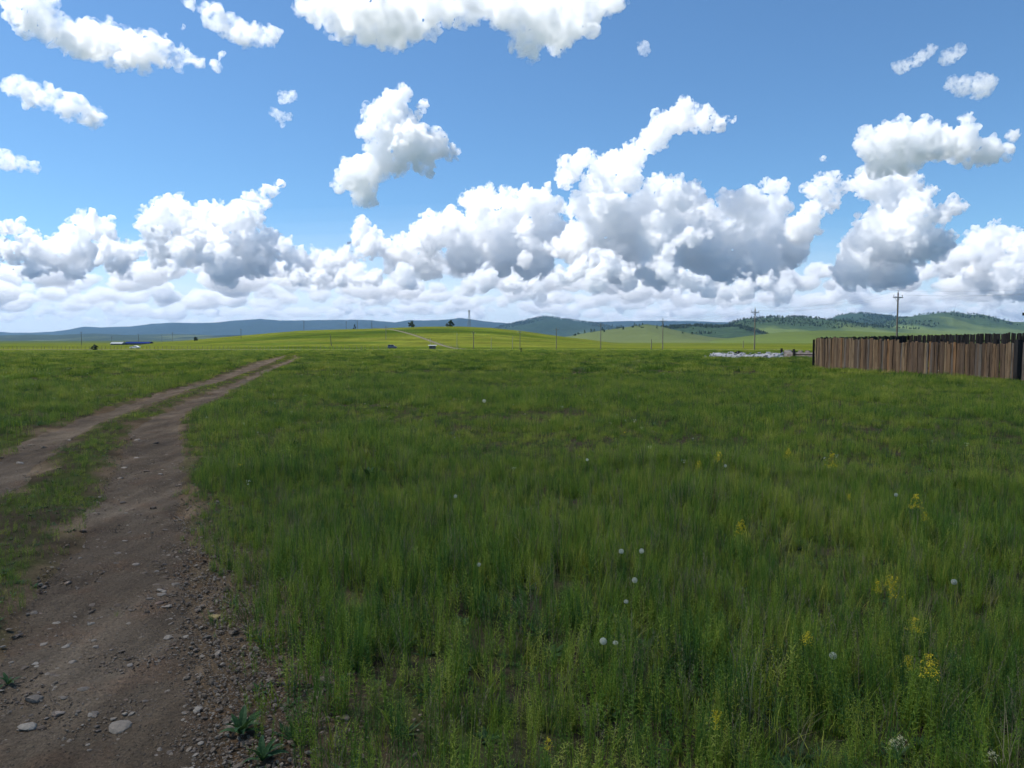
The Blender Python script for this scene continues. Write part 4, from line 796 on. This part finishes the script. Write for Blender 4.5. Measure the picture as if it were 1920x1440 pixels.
for px, py, h, lab in [(1165,1034,.24,'white dandelion clock, left one of the level pair in the right half'), (1203,1035,.24,'white dandelion clock, right one of the level pair'), (1190,1086,.22,'white dandelion clock just under the level pair'), (1131,1207,.2,'white dandelion clock lowest in the middle of the meadow'), (1154,1209,.19,'small ragged dandelion clock touching the lowest one'), (1174,1128,.2,'ragged white dandelion clock between the level pair and the lowest'), (1789,1083,.24,'white dandelion clock far right in the near grass'), (1562,1225,.2,'white dandelion clock low in the right part of the meadow'), (1360,875,.24,'white dandelion clock among the far yellow flowers'), (1680,931,.25,'white dandelion clock beside the yellow spray at the right'), (1101,860,.24,'white dandelion clock further out in the centre'), (908,753,.3,'big white flower head farthest out in the centre of the meadow'), (854,927,.22,'white dandelion clock out in the left middle of the meadow'), (898,1057,.2,'pale half opened dandelion clock in the middle of the near grass')]:
    x, y, z = top_at(px, py, h); o = empty('dandelion_clock', (x, y, z), RNG.uniform(0, 6)); tag(o, lab, 'dandelion', 'dandelion clocks in the grass'); q = link('stem', STEM, o); q.scale = (1.2, 1.2, h); c = link('seed_head', CLK, o, (0, 0, h)); k = .66 if 'ragged' in lab or 'pale' in lab else .85
    if 'big' in lab: k = 2.0
    c.scale = (k, k, k * (.8 if 'ragged' in lab else 1))
def spray_mesh(seed, n, mat):
    R = random.Random(seed); b = MB()
    for i in range(n):
        t = R.random(); w = .06 * (1 - t * .6); a = R.uniform(0, 6.28); c = Vector((w * math.cos(a) * R.random(), w * math.sin(a) * R.random(), -.085 + .09 * t))
        for k in range(4): q = k * 1.57 + a; leaf(b, c + Vector((R.gauss(0, .004), R.gauss(0, .004), R.gauss(0, .006))), (math.cos(q), math.sin(q), R.gauss(.3, .9)), .0085, .006, .1)
    return b.mesh('blossom', mat)
SPR = [spray_mesh(i, 46, M_YEL) for i in range(3)]; SPC = spray_mesh(9, 34, M_CREAM); SW = [weed(50 + i, 2, .9, 1.0, 30, .045, .006, .012) for i in range(2)]
for i, (px, py, h, k, lab) in enumerate([(1390,978,.34,1.0,'bright yellow flower spray standing alone right of centre'), (1718,935,.36,1.1,'tall yellow flower spray at the right beside a dandelion clock'), (1735,965,.32,.7,'lower yellow spray leaning right of the tall one'), (1672,1080,.32,1.1,'orange yellow flower spray in the near grass at the right'), (1645,1088,.28,.6,'small yellow spray just left of the orange yellow one'), (1745,1222,.3,1.0,'yellow spray low at the right'), (1704,1222,.28,.55,'thin yellow spray left of the low right one'), (1715,1155,.3,.7,'yellow spray bent over in the grass above the low right one'), (1515,1178,.28,.6,'slim yellow spray in the lower right middle'), (1343,1338,.24,.6,'small lemon yellow flower near the bottom right of centre'), (1029,1386,.16,.4,'single tiny yellow flower near the bottom edge'), (1348,850,.34,.9,'left yellow clump in the far row of yellow flowers'), (1478,842,.34,.8,'middle yellow clump in the far row of yellow flowers'), (1560,852,.34,1.2,'right and largest yellow clump in the far row of yellow flowers'), (1310,868,.3,.7,'low yellow clump at the left end of the far row'), (1592,930,.32,.6,'faint yellow spray left of the tall right one')]):
    h += .05; x, y, z = top_at(px, py, h); o = empty('yellow_flower', (x, y, z), RNG.uniform(0, 6)); tag(o, lab, 'flower', 'yellow flower sprays in the grass'); q = link('stem', SW[i % 2], o); q.scale = (.8, .8, h); c = link('blossom', SPR[i % 3], o, (0, 0, h)); k *= 1.3 if 'far row' in lab else 1.0; c.scale = (k, k, k)
for px, py, lab in [(1690,1380,'cream flower head near the bottom right'), (1676,1386,'smaller cream flower left of the other cream one'), (1862,1408,'cream flower at the bottom right corner')]:
    x, y, z = top_at(px, py, .2); o = empty('cream_flower', (x, y, z)); tag(o, lab, 'flower', 'cream flowers at the lower right'); q = link('stem', SW[0], o); q.scale = (.7, .7, .2); c = link('blossom', SPC, o, (0, 0, .2)); c.scale = (.5, .5, .35)

def strap_leaf(l, w, seed):                          # arching pointed leaf with a folded midrib
    R = random.Random(seed); V = []; n = 7; bend = R.uniform(.5, 1.0)
    for i in range(n + 1):
        t = i / n; ww = w * math.sin(math.pi * (.08 + .9 * t)) ** .8 * (1 - .2 * t) / 2; x = l * t * (1 - .15 * t); z = l * (.55 * t - .6 * bend * t * t); e = .1 * ww * math.sin(t * 9 + seed)
        V += [(x, -ww + e, z + ww * .35), (x, 0, z), (x, ww + e, z + ww * .35)]
    return MB().add(V, [(3*i + j, 3*i + j + 1, 3*i + j + 4, 3*i + j + 3) for i in range(n) for j in range(2)]).mesh('leaf', M_HERB)
LV = [strap_leaf(1, .24, i) for i in range(4)]
def rosette(px, py, size, n, label, name='leafy_weed', up=0.0):
    x, y = flat_xy(px, py); o = empty(name, (x, y, gz(x, y))); tag(o, label, 'weed'); R = random.Random(px)
    for i in range(n): q = link('leaf', LV[i % 4], o, (0, 0, .01)); s = size * R.uniform(.7, 1.1); q.scale = (s, s, s); q.rotation_euler = (R.uniform(-.2, .2), -R.uniform(.0, .7) - up, i * 2.4 + R.uniform(-.3, .3))
rosette(452, 1385, .13, 12, 'dark green long leaved weed on the gravel shoulder at the bottom')
rosette(492, 1442, .11, 9, 'long leaved weed cut by the bottom edge beside the track')
rosette(745, 1165, .12, 7, 'pale leaved weed standing in the left middle of the near grass', up=.6)
rosette(1225, 1285, .11, 6, 'weed with a curled pale leaf in the lower middle', up=.5)
rosette(15, 1275, .07, 7, 'small dark rosette at the left edge of the track')
rosette(690, 900, .18, 8, 'bluish weed standing up in the meadow right of the track', up=.7)
